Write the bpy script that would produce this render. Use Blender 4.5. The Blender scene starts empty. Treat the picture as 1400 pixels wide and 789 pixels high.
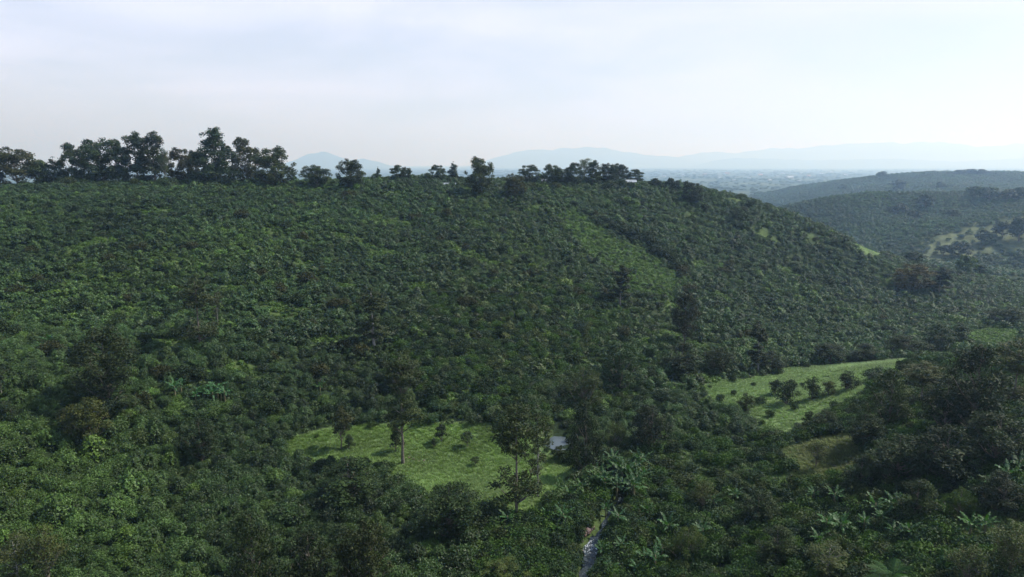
import bpy, math, random
import numpy as np
from mathutils import Vector, Matrix, Euler

R = math.radians
C = bpy.context.scene.collection
scene = bpy.context.scene

# ------------------------------------------------------------------ camera
F_PX, PITCH = 933.0, math.atan((394.5 - 224.0) / 933.0)
CAM_Z = 100.0
cam_d = bpy.data.cameras.new('camera'); cam = bpy.data.objects.new('camera', cam_d); C.objects.link(cam)
cam_d.sensor_width = 36.0; cam_d.lens = 36.0 * F_PX / 1400.0
cam_d.clip_start = 0.5; cam_d.clip_end = 90000.0
cam.location = (0, 0, CAM_Z); cam.rotation_euler = (math.pi / 2 - PITCH, 0, 0)
scene.camera = cam

# ------------------------------------------------------------------ world, sun, exposure
SUN_AZ, SUN_EL = R(72), R(50)      # azimuth clockwise from the view direction (+Y)
world = bpy.data.worlds.new('World'); scene.world = world; world.use_nodes = True
nt = world.node_tree; nt.nodes.clear()
N = nt.nodes.new; L = nt.links.new
out = N('ShaderNodeOutputWorld'); bg = N('ShaderNodeBackground'); bg.inputs['Strength'].default_value = 0.1
sky = N('ShaderNodeTexSky'); sky.sky_type = 'NISHITA'; sky.sun_disc = False
sky.sun_elevation = SUN_EL; sky.sun_rotation = SUN_AZ
sky.air_density = 1.0; sky.dust_density = 1.0; sky.ozone_density = 1.5
tc = N('ShaderNodeTexCoord'); sep = N('ShaderNodeSeparateXYZ'); L(tc.outputs['Generated'], sep.inputs[0])
# the dome goes on below the horizon with the horizon's own colour
mx = N('ShaderNodeMath'); mx.operation = 'MAXIMUM'; mx.inputs[1].default_value = 0.012; L(sep.outputs['Z'], mx.inputs[0])
cmb = N('ShaderNodeCombineXYZ'); L(sep.outputs['X'], cmb.inputs['X']); L(sep.outputs['Y'], cmb.inputs['Y']); L(mx.outputs[0], cmb.inputs['Z'])
L(cmb.outputs[0], sky.inputs[0])
# thin high cloud veil: densest low over the horizon, thinning towards the zenith, with soft wisps
mp = N('ShaderNodeMapping'); mp.inputs['Scale'].default_value = (1.1, 1.1, 5.0); mp.inputs['Rotation'].default_value = (0.25, -0.22, 0.3)
L(cmb.outputs[0], mp.inputs[0])
nz = N('ShaderNodeTexNoise'); nz.inputs['Scale'].default_value = 2.3; nz.inputs['Detail'].default_value = 5; nz.inputs['Roughness'].default_value = 0.5
nz.inputs['Distortion'].default_value = 0.4
L(mp.outputs[0], nz.inputs[0])
r1 = N('ShaderNodeMapRange'); r1.inputs['From Min'].default_value = 0.38; r1.inputs['From Max'].default_value = 0.60
r1.inputs['To Min'].default_value = 0.62; r1.inputs['To Max'].default_value = 1.0; L(nz.outputs['Fac'], r1.inputs[0])
r2 = N('ShaderNodeMapRange'); r2.inputs['From Min'].default_value = 0.22; r2.inputs['From Max'].default_value = 0.55
r2.inputs['To Min'].default_value = 0.97; r2.inputs['To Max'].default_value = 0.08; L(mx.outputs[0], r2.inputs[0])
mm = N('ShaderNodeMath'); mm.operation = 'MULTIPLY'; L(r1.outputs[0], mm.inputs[0]); L(r2.outputs[0], mm.inputs[1])
# the veil is brighter and less violet on the sun's side
dt = N('ShaderNodeVectorMath'); dt.operation = 'DOT_PRODUCT'
dt.inputs[1].default_value = (math.sin(SUN_AZ) * math.cos(SUN_EL), math.cos(SUN_AZ) * math.cos(SUN_EL), math.sin(SUN_EL))
L(cmb.outputs[0], dt.inputs[0])
r3 = N('ShaderNodeMapRange'); r3.inputs['From Min'].default_value = -0.1; r3.inputs['From Max'].default_value = 0.6
L(dt.outputs['Value'], r3.inputs[0])
vm = N('ShaderNodeMixRGB'); vm.inputs[1].default_value = (8.2, 9.0, 12.0, 1); vm.inputs[2].default_value = (6.8, 6.9, 8.2, 1)
L(r3.outputs[0], vm.inputs[0])
mix = N('ShaderNodeMixRGB'); L(mm.outputs[0], mix.inputs[0]); L(sky.outputs[0], mix.inputs[1]); L(vm.outputs[0], mix.inputs[2])
L(mix.outputs[0], bg.inputs['Color']); L(bg.outputs[0], out.inputs['Surface'])

sun_d = bpy.data.lights.new('sun', 'SUN'); sun_d.energy = 5.0; sun_d.angle = R(0.55); sun_d.color = (1.0, 0.98, 0.94)
sun = bpy.data.objects.new('sun', sun_d); C.objects.link(sun)
sun.rotation_euler = (math.pi / 2 - SUN_EL, 0, math.pi - SUN_AZ)
sun.location = (200, 50, 400)
scene.view_settings.view_transform = 'Standard'; scene.view_settings.look = 'None'
scene.view_settings.exposure = 0.30; scene.view_settings.gamma = 1.0; scene.view_settings.use_curve_mapping = False
cy = scene.cycles
cy.max_bounces = 12; cy.diffuse_bounces = 2; cy.glossy_bounces = 2; cy.transmission_bounces = 3; cy.transparent_max_bounces = 4
cy.volume_bounces = 12; cy.caustics_reflective = False; cy.caustics_refractive = False; cy.sample_clamp_indirect = 5.0
HAZE_DENSITY = 0.00014

# ------------------------------------------------------------------ helpers
rng = np.random.default_rng(7)
random.seed(7)
ca, sa = math.cos(PITCH), math.sin(PITCH)

def ray(px, py):
    u = (394.5 - py) / F_PX; r = (px - 700.0) / F_PX
    return np.array([r, ca + u * sa, -sa + u * ca])

def at(px, py, Y):                    # point on the line of sight at forward distance Y
    d = ray(px, py); t = Y / d[1]
    return d * t + np.array([0, 0, CAM_Z])

# terrain control heights: (px, py, distance)
ctl_px = [
 # crest
 (-250,270,300),(-100,267,305),(0,265,312),(100,263,320),(200,261,330),(300,260,340),(400,258,352),(500,255,366),(600,252,380),(700,252,395),
 (800,252,410),(880,255,422),(960,266,430),(1040,285,435),(1100,306,435),(1150,325,432),(1200,350,430),(1250,372,428),(1330,389,425),(1400,399,420),(1550,410,420),
 # slope
 (-200,330,238),(0,300,268),(0,400,207),(0,500,158),(150,350,240),(150,450,187),(300,300,285),(300,400,215),(300,500,167),(450,350,262),(450,450,200),
 (450,530,170),(600,300,322),(600,400,240),(600,480,196),(600,550,166),(700,330,300),(700,430,225),(700,520,180),(800,290,352),(800,360,290),(800,450,225),
 (900,300,375),(900,400,275),(900,480,218),(1000,320,390),(1000,420,285),(1000,490,225),(1100,350,395),(1100,420,315),(1100,480,245),
 (1200,400,375),(1200,460,272),(1300,420,345),(1400,425,350),
 # left lower
 (0,600,128),(0,700,110),(0,789,97),(-200,789,95),(-200,600,130),(-250,450,180),(200,560,148),(200,640,132),(200,720,112),(200,789,99),(350,600,148),(350,700,117),(400,789,99),
 # clearing, pond, stream
 (450,610,147),(500,585,157),(550,632,140),(650,610,147),(650,690,122),(765,602,149),(760,640,138),(800,789,100),(812,740,108),(820,690,120),
 (600,789,99),(700,740,108),(850,650,134),
 # valley to the right, pasture knoll
 (900,560,172),(950,600,157),(900,700,120),(1000,545,180),(1060,512,212),(1060,560,172),(1150,530,180),(1200,498,200),(1250,485,232),(1360,465,245),(1330,485,215),
 (1000,640,137),(1130,625,132),(1000,720,110),(950,789,95),(1100,789,86),
 # near right hillside
 (1200,580,140),(1250,600,124),(1300,540,150),(1400,500,168),(1400,560,135),(1400,620,108),(1400,700,92),(1400,789,78),(1250,700,100),(1250,789,82),(1550,600,105),
 # far right hills
 (1240,352,740),(1100,330,900),(1180,310,900),(1095,287,1010),(1140,272,1040),(1200,265,1060),(1270,263,1065),(1330,265,1065),(1400,263,1065),(1550,263,1065),
 (1280,325,785),(1340,308,805),(1400,299,810),(1500,290,825),(1320,360,700),(1400,375,680),(1250,300,965),(1320,290,965),(1100,306,950),
 (1020,285,1800),(1070,274,1960),(1120,263,2150),(1160,250,2220),(1200,243,2250),(1260,237,2280),(1320,237,2300),(1400,238,2300),(1600,236,2340),(1750,236,2340),(1250,254,1850),(1400,256,1850),(1120,282,1650),
]
P = np.array([at(*c) for c in ctl_px])
extra = [ # hidden ground: behind the crest, under and behind the camera, the edges
 (-420,520,66),(-200,560,60),(0,600,52),(150,640,40),(280,650,22),(-600,300,80),(-420,150,58),(-300,20,50),(0,20,34),(120,20,44),(260,60,62),
 (-250,-200,60),(0,-200,45),(250,-200,70),(450,150,75),(420,300,52),(600,420,40),(-700,700,20),(-300,900,0),(100,950,-5),(350,900,4),(400,1250,-14),(300,1300,-14),(600,1400,-16),
 (-900,0,40),(900,0,50),(1300,700,60),(0,-700,40),(700,-600,60),(-700,-600,50),(-1200,1200,-15),(0,1500,-20),(-600,1500,-20),(2100,2000,55),(300,1900,-20),(700,1750,-20),(600,2300,-20),(1000,2900,-20),(400,2700,-20),(0,2300,-20),(1500,2900,-18),(2100,3000,-15),(-1200,2300,-20)]
P = np.vstack([P, np.array(extra, float)])
cxy, cz = P[:, :2], P[:, 2]
def phi(d): return np.sqrt(d * d + 18.0 ** 2)
_d = np.linalg.norm(cxy[:, None] - cxy[None], axis=2)
nC = len(P); A = np.zeros((nC + 3, nC + 3)); A[:nC, :nC] = phi(_d) + np.eye(nC) * -0.6
A[:nC, nC] = 1; A[:nC, nC + 1:] = cxy / 1000; A[nC, :nC] = 1; A[nC + 1:, :nC] = cxy.T / 1000
Wt = np.linalg.solve(A, np.append(cz, [0, 0, 0]))

def sstep(a, b, x):
    t = np.clip((x - a) / (b - a), 0, 1); return t * t * (3 - 2 * t)

def wob(x, y, s, ph=0.0):             # cheap smooth noise in -1..1
    return (np.sin(x / s + 1.3 * np.sin(y / s * 0.9 + ph) + ph) + np.sin(y / s * 1.1 + 1.7 * np.sin(x / s * 0.7 - ph) + 2.1 * ph)
            + np.sin((x + y) / s * 0.63 + 2 * np.sin((x - y) / s * 0.5 + ph))) / 3.0

POND = None; STREAM = None
def height(x, y, carve=True):
    x = np.atleast_1d(np.asarray(x, float)); y = np.atleast_1d(np.asarray(y, float))
    z = np.empty(x.size); xf, yf = x.ravel(), y.ravel()
    for i in range(0, xf.size, 20000):
        q = np.stack([xf[i:i + 20000], yf[i:i + 20000]], 1)
        d = np.sqrt(((q[:, None] - cxy[None]) ** 2).sum(2))
        z[i:i + 20000] = phi(d) @ Wt[:nC] + Wt[nC] + q / 1000 @ Wt[nC + 1:]
    z = z.reshape(x.shape)
    dist = np.sqrt((x / 1.15) ** 2 + (y - 200) ** 2)
    hid = sstep(60, 250, dist)
    pb_ = np.clip(1 - np.hypot(x - 85, y - 180) / 60, 0, 1); z = z + wob(x, y, 8, 2.0) * 1.1 * pb_
    z = z + wob(x, y, 21, 3.3) * .7 * sstep(270, 330, y) * (1 - sstep(460, 520, y)) + wob(x, y, 13, .4) * .35 + wob(x, y, 31, 1.7) * .9 * hid + wob(x, y, 120, 2.7) * 4.0 * sstep(500, 900, dist)
    rr_ = np.sqrt(x * x + y * y); z = z + (-20 - z) * np.maximum(sstep(2700, 3500, rr_), sstep(1500, 1750, y) * (1 - sstep(.30, .42, x / np.maximum(y, 1))))
    z = np.where(rr_ > 1200, np.maximum(z, -20), z)
    if carve and POND is not None:
        e = np.sqrt(((x - POND[0]) / POND[3]) ** 2 + ((y - POND[1]) / POND[4]) ** 2) + wob(x, y, 1.7) * .16
        w = 1 - sstep(0.85, 1.7, e)
        z = z * (1 - w) + (POND[2] - .7 * (1 - sstep(.7, 1.12, e)) + .15) * w
    if carve and STREAM is not None:
        d, sz = stream_dist(x, y)
        z = np.where(d < 7, z + (sz - z) * (1 - sstep(1.6, 7.0, d)), z)
        z = z - 1.0 * (1 - sstep(.9, 2.1, d))
    return z

def stream_dist(x, y):
    best = np.full(x.shape, 1e9); bz = np.zeros(x.shape)
    for (a, b) in zip(STREAM[:-1], STREAM[1:]):
        ax, ay = a[0], a[1]; bx, by = b[0] - ax, b[1] - ay
        t = np.clip(((x - ax) * bx + (y - ay) * by) / (bx * bx + by * by), 0, 1)
        d = np.hypot(x - ax - t * bx, y - ay - t * by)
        m = d < best; best = np.where(m, d, best); bz = np.where(m, a[2] + (b[2] - a[2]) * t, bz)
    return best, bz

TS = np.concatenate([np.arange(40, 700, 1.0), np.arange(700, 3400, 6.0)])
def ground(px, py, carve=True):       # where the line of sight meets the ground, else the crest in that column
    d = ray(px, py); d = d / d[1]
    pts = TS[:, None] * d
    h = height(pts[:, 0], pts[:, 1], carve); z = pts[:, 2] + CAM_Z
    hit = np.nonzero(z < h)[0]
    if len(hit):
        i = hit[0]; j = max(i - 1, 0)
        a, b = z[j] - h[j], z[i] - h[i]; t = 0 if i == j else a / (a - b)
        T = TS[j] + (TS[i] - TS[j]) * t
        return np.array([d[0] * T, T, float(height(d[0] * T, T, carve)[0])])
    sl = (h - CAM_Z) / pts[:, 1]
    m = np.argmax(np.where(TS < 3300, sl, -9))
    return np.array([pts[m, 0], pts[m, 1] + 2, float(height(pts[m, 0], pts[m, 1] + 2, carve)[0])])

def project(p):
    x, y, z = p[..., 0], p[..., 1], p[..., 2] - CAM_Z
    f = y * ca - z * sa; u = y * sa + z * ca
    return 700 + F_PX * x / f, 394.5 - F_PX * u / f, f

_p = ground(763, 602, False)
POND = (_p[0], _p[1], _p[2] - .1, 2.3, 3.4)
STREAM = [ground(*q, carve=False) for q in [(775,860),(790,815),(800,789),(806,765),(808,742),(822,722),(832,702),(850,682),(838,660),(815,640),(800,622)]]
_z = [p[2] for p in STREAM]
for i in range(len(STREAM)): STREAM[i][2] = 33.8 + 2.3 * i / 10 + (0.9 if i >= 5 else 0)

# ---- property and object helpers
def tag(o, label=None, cat=None, group=None, kind=None):
    if label: o['label'] = label
    if cat: o['category'] = cat
    if group: o['group'] = group
    if kind: o['kind'] = kind
    return o

def empty(name, loc, rz=0.0, sc=1.0):
    o = bpy.data.objects.new(name, None); C.objects.link(o)
    o.location = loc; o.rotation_euler = (0, 0, rz)
    o.scale = sc if hasattr(sc, '__len__') else (sc, sc, sc); o.empty_display_size = .5
    return o

def link(name, mesh, parent=None, tint=None):
    o = bpy.data.objects.new(name, mesh); C.objects.link(o)
    if parent is not None: o.parent = parent
    if tint is not None: o['tint'] = [float(t) for t in tint]
    return o

def quads_mesh(name, V, mat, lv=None, smooth=False):   # V: (n,4,3)
    n = len(V); me = bpy.data.meshes.new(name)
    me.vertices.add(n * 4); me.vertices.foreach_set('co', V.reshape(-1).astype(np.float32))
    me.loops.add(n * 4); me.loops.foreach_set('vertex_index', np.arange(n * 4, dtype=np.int32))
    me.polygons.add(n); me.polygons.foreach_set('loop_start', np.arange(0, n * 4, 4, dtype=np.int32))
    me.polygons.foreach_set('loop_total', np.full(n, 4, dtype=np.int32))
    if lv is None: lv = rng.random(n)
    at_ = me.attributes.new('leafvar', 'FLOAT', 'FACE'); at_.data.foreach_set('value', lv.astype(np.float32))
    me.update(calc_edges=True)
    if mat: me.materials.append(mat)
    return me

def unit(v): return v / np.maximum(np.linalg.norm(v, axis=-1, keepdims=True), 1e-9)

def leaf_quads(c, n, ln, wd, g, fold=.25):  # pointed leaf-shaped quads centred at c with normals near n
    r = unit(g.normal(size=c.shape)); n = unit(n)
    u = unit(np.cross(n, r)); v = np.cross(n, u)
    ln = ln[:, None]; wd = wd[:, None]
    a = c - u * ln * .5; b = c + v * wd * .5 - n * wd * fold + u * ln * .06
    d = c + u * ln * .5 - n * ln * .12; e = c - v * wd * .5 - n * wd * fold + u * ln * .06
    return np.stack([a, b, d, e], 1)

class MB:                              # collects tubes and patches into one mesh
    def __init__(s): s.v = []; s.f = []
    def tube(s, pts, rad, seg=6):
        pts = [Vector(p) for p in pts]; b0 = len(s.v)
        for i, p in enumerate(pts):
            t = (pts[min(i + 1, len(pts) - 1)] - pts[max(i - 1, 0)]).normalized()
            a = t.orthogonal().normalized() if i == 0 else (a - t * a.dot(t)).normalized()
            b = t.cross(a)
            for k in range(seg):
                w = 2 * math.pi * k / seg
                s.v.append(p + (a * math.cos(w) + b * math.sin(w)) * rad[i])
        for i in range(len(pts) - 1):
            for k in range(seg):
                k2 = (k + 1) % seg
                s.f.append((b0 + i * seg + k, b0 + i * seg + k2, b0 + (i + 1) * seg + k2, b0 + (i + 1) * seg + k))
        s.f.append(tuple(b0 + (len(pts) - 1) * seg + k for k in range(seg)))
    def face(s, *ps):
        b = len(s.v); s.v += [Vector(p) for p in ps]; s.f.append(tuple(range(b, b + len(ps))))
    def box(s, lo, hi):
        b = len(s.v); (x0, y0, z0), (x1, y1, z1) = lo, hi
        s.v += [Vector(q) for q in ((x0,y0,z0),(x1,y0,z0),(x1,y1,z0),(x0,y1,z0),(x0,y0,z1),(x1,y0,z1),(x1,y1,z1),(x0,y1,z1))]
        for f in ((0,3,2,1),(4,5,6,7),(0,1,5,4),(1,2,6,5),(2,3,7,6),(3,0,4,7)): s.f.append(tuple(b + i for i in f))
    def mesh(s, name, mat, smooth=True):
        me = bpy.data.meshes.new(name); me.from_pydata([tuple(v) for v in s.v], [], s.f); me.update()
        if smooth: me.polygons.foreach_set('use_smooth', [True] * len(me.polygons))
        if mat: me.materials.append(mat)
        return me

# ------------------------------------------------------------------ materials
def new_mat(name):
    m = bpy.data.materials.new(name); m.use_nodes = True
    t = m.node_tree; t.nodes.clear()
    o = t.nodes.new('ShaderNodeOutputMaterial')
    return m, t, o

def foliage(name, lo, hi, scale=.8, rough=.5, spec=.35, transl=.22, use_tint=True, var=.45):
    m, t, o = new_mat(name); N = t.nodes.new; L = t.links.new
    p = N('ShaderNodeBsdfPrincipled'); p.inputs['Roughness'].default_value = rough; p.inputs['Specular IOR Level'].default_value = spec
    tcn = N('ShaderNodeTexCoord'); nz = N('ShaderNodeTexNoise'); nz.inputs['Scale'].default_value = scale; nz.inputs['Detail'].default_value = 2
    L(tcn.outputs['Object'], nz.inputs['Vector'])
    mr = N('ShaderNodeMapRange'); mr.inputs['From Min'].default_value = .35; mr.inputs['From Max'].default_value = .65; L(nz.outputs['Fac'], mr.inputs[0])
    mixc = N('ShaderNodeMixRGB'); mixc.inputs[1].default_value = (*lo, 1); mixc.inputs[2].default_value = (*hi, 1); L(mr.outputs[0], mixc.inputs[0])
    lv = N('ShaderNodeAttribute'); lv.attribute_name = 'leafvar'
    m2 = N('ShaderNodeMapRange'); m2.inputs['To Min'].default_value = 1 - var; m2.inputs['To Max'].default_value = 1 + var; L(lv.outputs['Fac'], m2.inputs[0])
    mu = N('ShaderNodeVectorMath'); mu.operation = 'SCALE'; L(mixc.outputs[0], mu.inputs[0]); L(m2.outputs[0], mu.inputs['Scale'])
    col = mu.outputs[0]
    if use_tint:
        ta = N('ShaderNodeAttribute'); ta.attribute_type = 'INSTANCER'; ta.attribute_name = 'tint'
        m3 = N('ShaderNodeVectorMath'); m3.operation = 'MULTIPLY'; L(col, m3.inputs[0]); L(ta.outputs['Vector'], m3.inputs[1]); col = m3.outputs[0]
    L(col, p.inputs['Base Color'])
    tr = N('ShaderNodeBsdfTranslucent'); g = N('ShaderNodeVectorMath'); g.operation = 'MULTIPLY'; g.inputs[1].default_value = (1.25, 1.5, .6)
    L(col, g.inputs[0]); L(g.outputs[0], tr.inputs['Color'])
    ms = N('ShaderNodeMixShader'); ms.inputs[0].default_value = transl; L(p.outputs[0], ms.inputs[1]); L(tr.outputs[0], ms.inputs[2])
    L(ms.outputs[0], o.inputs['Surface'])
    return m

def plain_mat(name, lo, hi, scale=1.0, rough=.8, spec=.2, bump=0.0, metal=0.0, detail=6):
    m, t, o = new_mat(name); N = t.nodes.new; L = t.links.new
    p = N('ShaderNodeBsdfPrincipled'); p.inputs['Roughness'].default_value = rough; p.inputs['Specular IOR Level'].default_value = spec
    p.inputs['Metallic'].default_value = metal
    tcn = N('ShaderNodeTexCoord'); nz = N('ShaderNodeTexNoise'); nz.inputs['Scale'].default_value = scale; nz.inputs['Detail'].default_value = detail
    L(tcn.outputs['Object'], nz.inputs['Vector'])
    mr = N('ShaderNodeMapRange'); mr.inputs['From Min'].default_value = .35; mr.inputs['From Max'].default_value = .65; L(nz.outputs['Fac'], mr.inputs[0])
    mixc = N('ShaderNodeMixRGB'); mixc.inputs[1].default_value = (*lo, 1); mixc.inputs[2].default_value = (*hi, 1); L(mr.outputs[0], mixc.inputs[0])
    L(mixc.outputs[0], p.inputs['Base Color'])
    if bump:
        b = N('ShaderNodeBump'); b.inputs['Distance'].default_value = bump; L(nz.outputs['Fac'], b.inputs['Height']); L(b.outputs[0], p.inputs['Normal'])
    L(p.outputs[0], o.inputs['Surface'])
    return m

M_COFFEE = foliage('coffee_leaf', (.030, .058, .019), (.045, .088, .026), 1.2, .52, .28, .15)
M_TREE = foliage('tree_leaf', (.030, .050, .020), (.058, .078, .028), .35, .62, .18, .18)
M_BANANA = foliage('banana_leaf', (.030, .070, .024), (.052, .105, .034), 1.0, .52, .28, .3)
M_GRASS = foliage('grass_blade', (.15, .235, .07), (.20, .28, .105), .25, .6, .25, .40)
M_BARK = plain_mat('bark', (.10, .085, .065), (.20, .175, .145), 3.0, .9, .1, .03)
M_PALEBARK = plain_mat('pale_bark', (.20, .19, .17), (.36, .34, .31), 3.0, .9, .1, .02)
M_STEM = plain_mat('banana_stem', (.10, .11, .05), (.22, .19, .11), 4.0, .7, .3, .01)
M_ROCK = plain_mat('rock', (.09, .06, .055), (.20, .14, .12), 2.5, .75, .35, .06)
M_WALL = plain_mat('house_wall', (.38, .36, .33), (.52, .49, .45), .8, .85, .2, .0)
M_ROOF = plain_mat('roof_sheet', (.24, .28, .32), (.38, .42, .46), .5, .4, .5, .0)
M_TILE = plain_mat('roof_tile', (.28, .11, .07), (.40, .18, .11), .8, .7, .3, .0)
M_GLASS = plain_mat('window_glass', (.03, .035, .04), (.05, .055, .06), .5, .1, .6)

# terrain material: ground colours come from what covers the ground there
M_LAND, t, o = new_mat('land'); N = t.nodes.new; L = t.links.new
p = N('ShaderNodeBsdfPrincipled'); p.inputs['Roughness'].default_value = .95; p.inputs['Specular IOR Level'].default_value = .1
cv = N('ShaderNodeAttribute'); cv.attribute_name = 'cover'
tcn = N('ShaderNodeTexCoord')
n1 = N('ShaderNodeTexNoise'); n1.inputs['Scale'].default_value = .9; n1.inputs['Detail'].default_value = 6; n1.inputs['Roughness'].default_value = .65; L(tcn.outputs['Object'], n1.inputs['Vector'])
n2 = N('ShaderNodeTexNoise'); n2.inputs['Scale'].default_value = .09; n2.inputs['Detail'].default_value = 3; L(tcn.outputs['Object'], n2.inputs['Vector'])
ma = N('ShaderNodeMapRange'); ma.inputs['From Min'].default_value = .3; ma.inputs['From Max'].default_value = .7; ma.inputs['To Min'].default_value = .55; ma.inputs['To Max'].default_value = 1.4; L(n1.outputs['Fac'], ma.inputs[0])
mb = N('ShaderNodeMapRange'); mb.inputs['From Min'].default_value = .35; mb.inputs['From Max'].default_value = .65; mb.inputs['To Min'].default_value = .68; mb.inputs['To Max'].default_value = 1.25; L(n2.outputs['Fac'], mb.inputs[0])
mc = N('ShaderNodeMath'); mc.operation = 'MULTIPLY'; L(ma.outputs[0], mc.inputs[0]); L(mb.outputs[0], mc.inputs[1])
sc = N('ShaderNodeVectorMath'); sc.operation = 'SCALE'; L(cv.outputs['Vector'], sc.inputs[0]); L(mc.outputs[0], sc.inputs['Scale']); L(sc.outputs[0], p.inputs['Base Color'])
bp = N('ShaderNodeBump'); bp.inputs['Distance'].default_value = .12; bp.inputs['Strength'].default_value = .6; L(n1.outputs['Fac'], bp.inputs['Height']); L(bp.outputs[0], p.inputs['Normal'])
L(p.outputs[0], o.inputs['Surface'])

# ------------------------------------------------------------------ cover zones (world polygons)
def wpoly(pts): return np.array([ground(*q)[:2] for q in pts])
Z_CLEAR = wpoly([(372,606),(430,592),(500,580),(600,577),(680,583),(748,588),(752,618),(800,640),(835,628),(810,650),(790,668),(745,706),(705,722),(655,704),(615,684),(550,662),(520,648),(470,638),(410,630)])
Z_STRIP = wpoly([(750,281),(790,285),(835,322),(900,350),(945,385),(920,408),(850,392),(805,352),(775,310)])
Z_STRIP2 = wpoly([(830,395),(870,400),(840,440),(800,470),(780,460)])
Z_PATCH = [wpoly([(300,386),(332,388),(330,412),(305,410)]), wpoly([(1165,331),(1190,337),(1228,354),(1200,354),(1172,343)]),
           wpoly([(1318,455),(1350,450),(1392,452),(1398,468),(1360,478),(1325,470)]), wpoly([(430,462),(475,458),(470,475),(440,478)]),
           wpoly([(1240,484),(1300,479),(1302,489),(1250,492)]), wpoly([(1370,500),(1400,495),(1400,512),(1372,520)])]
Z_PAST = wpoly([(930,540),(1000,519),(1080,502),(1180,495),(1250,490),(1235,506),(1190,520),(1180,548),(1120,578),(1080,600),(1050,590),(1020,566),(960,548)])
Z_BROWN = wpoly([(1070,612),(1105,598),(1180,590),(1185,625),(1165,648),(1125,662),(1080,668)])
Z_OPEN = wpoly([(890,590),(960,578),(1050,600),(1095,612),(1085,690),(1000,690),(930,660),(890,630)])
Z_FARG = wpoly([(1235,350),(1270,328),(1330,309),(1400,296),(1440,291),(1440,335),(1350,345),(1300,358),(1260,360)])
Z_BARE = wpoly([(1290,700),(1320,690),(1400,690),(1440,760),(1300,760)])
Z_THICK = wpoly([(840,640),(880,600),(960,590),(1050,600),(1080,600),(1180,550),(1240,500),(1330,490),(1420,470),(1640,470),(1640,860),(700,860),(760,760),(790,700),(690,720),(660,790),(640,860),(760,860)])
Z_BANK = wpoly([(640,860),(655,790),(690,715),(745,700),(800,690),(840,640),(900,650),(870,720),(850,789),(850,860)])

def inside(poly, x, y, wobble=1.0):
    x = x + wob(x, y, 2.2, .3) * wobble + wob(x, y, 5.3, 2.3) * wobble * 1.6; y = y + wob(x, y, 2.9, 1.1) * wobble + wob(x, y, 6.1, 4.1) * wobble * 1.6
    r = np.zeros(x.shape, bool); n = len(poly)
    for i in range(n):
        x0, y0 = poly[i]; x1, y1 = poly[(i + 1) % n]
        c = ((y0 > y) != (y1 > y)) & (x < (x1 - x0) * (y - y0) / (y1 - y0 + 1e-12) + x0)
        r ^= c
    return r

# ------------------------------------------------------------------ terrain sheet
def axis(a, b, step, far_lo, far_hi, g=1.09):
    mid = list(np.arange(a, b + .1, step)); s = step
    hi = []; v = mid[-1]
    while v < far_hi: s *= g; v += s; hi.append(v)
    s = step; lo = []; v = mid[0]
    while v > far_lo: s *= g; v -= s; lo.append(v)
    return np.array(lo[::-1] + mid + hi)
xs = axis(-330, 400, 2.0, -38000, 38000, 1.05)
ys1 = list(np.arange(60, 250, 1.6)) + list(np.arange(250, 480, 2.6)); s = 3.0; v = ys1[-1]
while v < 42000:
    s *= 1.028 if v < 1000 else (1.0 if v < 2600 else 1.07); v += s; ys1.append(v)
s = 2.0; lo = []; v = 60
while v > -900: s *= 1.15; v -= s; lo.append(v)
ys = np.array(lo[::-1] + ys1)
X, Y = np.meshgrid(xs, ys); Z = np.full(X.shape, -20.0)
near = (np.hypot(X, Y) < 3600); Z[near] = height(X[near], Y[near])
ny, nx = X.shape
me = bpy.data.meshes.new('ground'); nv = X.size
me.vertices.add(nv); me.vertices.foreach_set('co', np.stack([X, Y, Z], -1).reshape(-1).astype(np.float32))
idx = np.arange(nv).reshape(ny, nx)
fq = np.stack([idx[:-1, :-1], idx[:-1, 1:], idx[1:, 1:], idx[1:, :-1]], -1).reshape(-1, 4); nf = len(fq)
me.loops.add(nf * 4); me.loops.foreach_set('vertex_index', fq.reshape(-1).astype(np.int32))
me.polygons.add(nf); me.polygons.foreach_set('loop_start', np.arange(0, nf * 4, 4, dtype=np.int32)); me.polygons.foreach_set('loop_total', np.full(nf, 4, dtype=np.int32))
me.polygons.foreach_set('use_smooth', np.ones(nf, bool)); me.update(calc_edges=True)
col = np.zeros((ny, nx, 3)); col[:] = (.020, .034, .014)
nr = np.hypot(X, Y)
soil = .5 + .5 * wob(X, Y, 9, 3.)
col[:] = col * (1 + .0 * soil[..., None]); sm = (soil > .72)
col[sm] = (.03, .044, .018); col[(wob(X, Y, 6.5, 5.1) > .56) & (Y > 165)] = (.06, .09, .03)
def paint(poly, c, wb=1.0): m = inside(poly, X, Y, wb); col[m] = c; return m
paint(Z_BANK, (.05, .075, .025)); paint(Z_CLEAR, (.135, .205, .07)); paint(Z_STRIP, (.06, .095, .034), 2); paint(Z_STRIP2, (.06, .09, .03), 2)
for z_ in Z_PATCH: paint(z_, (.085, .13, .045), 1)
paint(Z_PAST, (.145, .205, .08)); paint(Z_OPEN, (.085, .115, .05)); paint(Z_BROWN, (.095, .10, .05)); paint(Z_FARG, (.10, .12, .06), 5); paint(Z_BARE, (.10, .10, .06))
far = (np.maximum(sstep(2600, 3200, nr), sstep(1450, 1700, nr) * (Z < -12)))[..., None]
patch = wob(X, Y, 170, .7) + .6 * wob(X, Y, 61, 2.2)
fc = np.where(patch[..., None] > .35, (.09, .11, .06), np.where(patch[..., None] < -.3, (.03, .05, .03), (.045, .07, .04)))
col = col * (1 - far) + fc * far
cat_ = me.attributes.new('cover', 'FLOAT_COLOR', 'POINT')
cat_.data.foreach_set('color', np.concatenate([col, np.ones((ny, nx, 1))], -1).reshape(-1).astype(np.float32))
me.materials.append(M_LAND)
g = link('ground', me); g['kind'] = 'structure'

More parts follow.
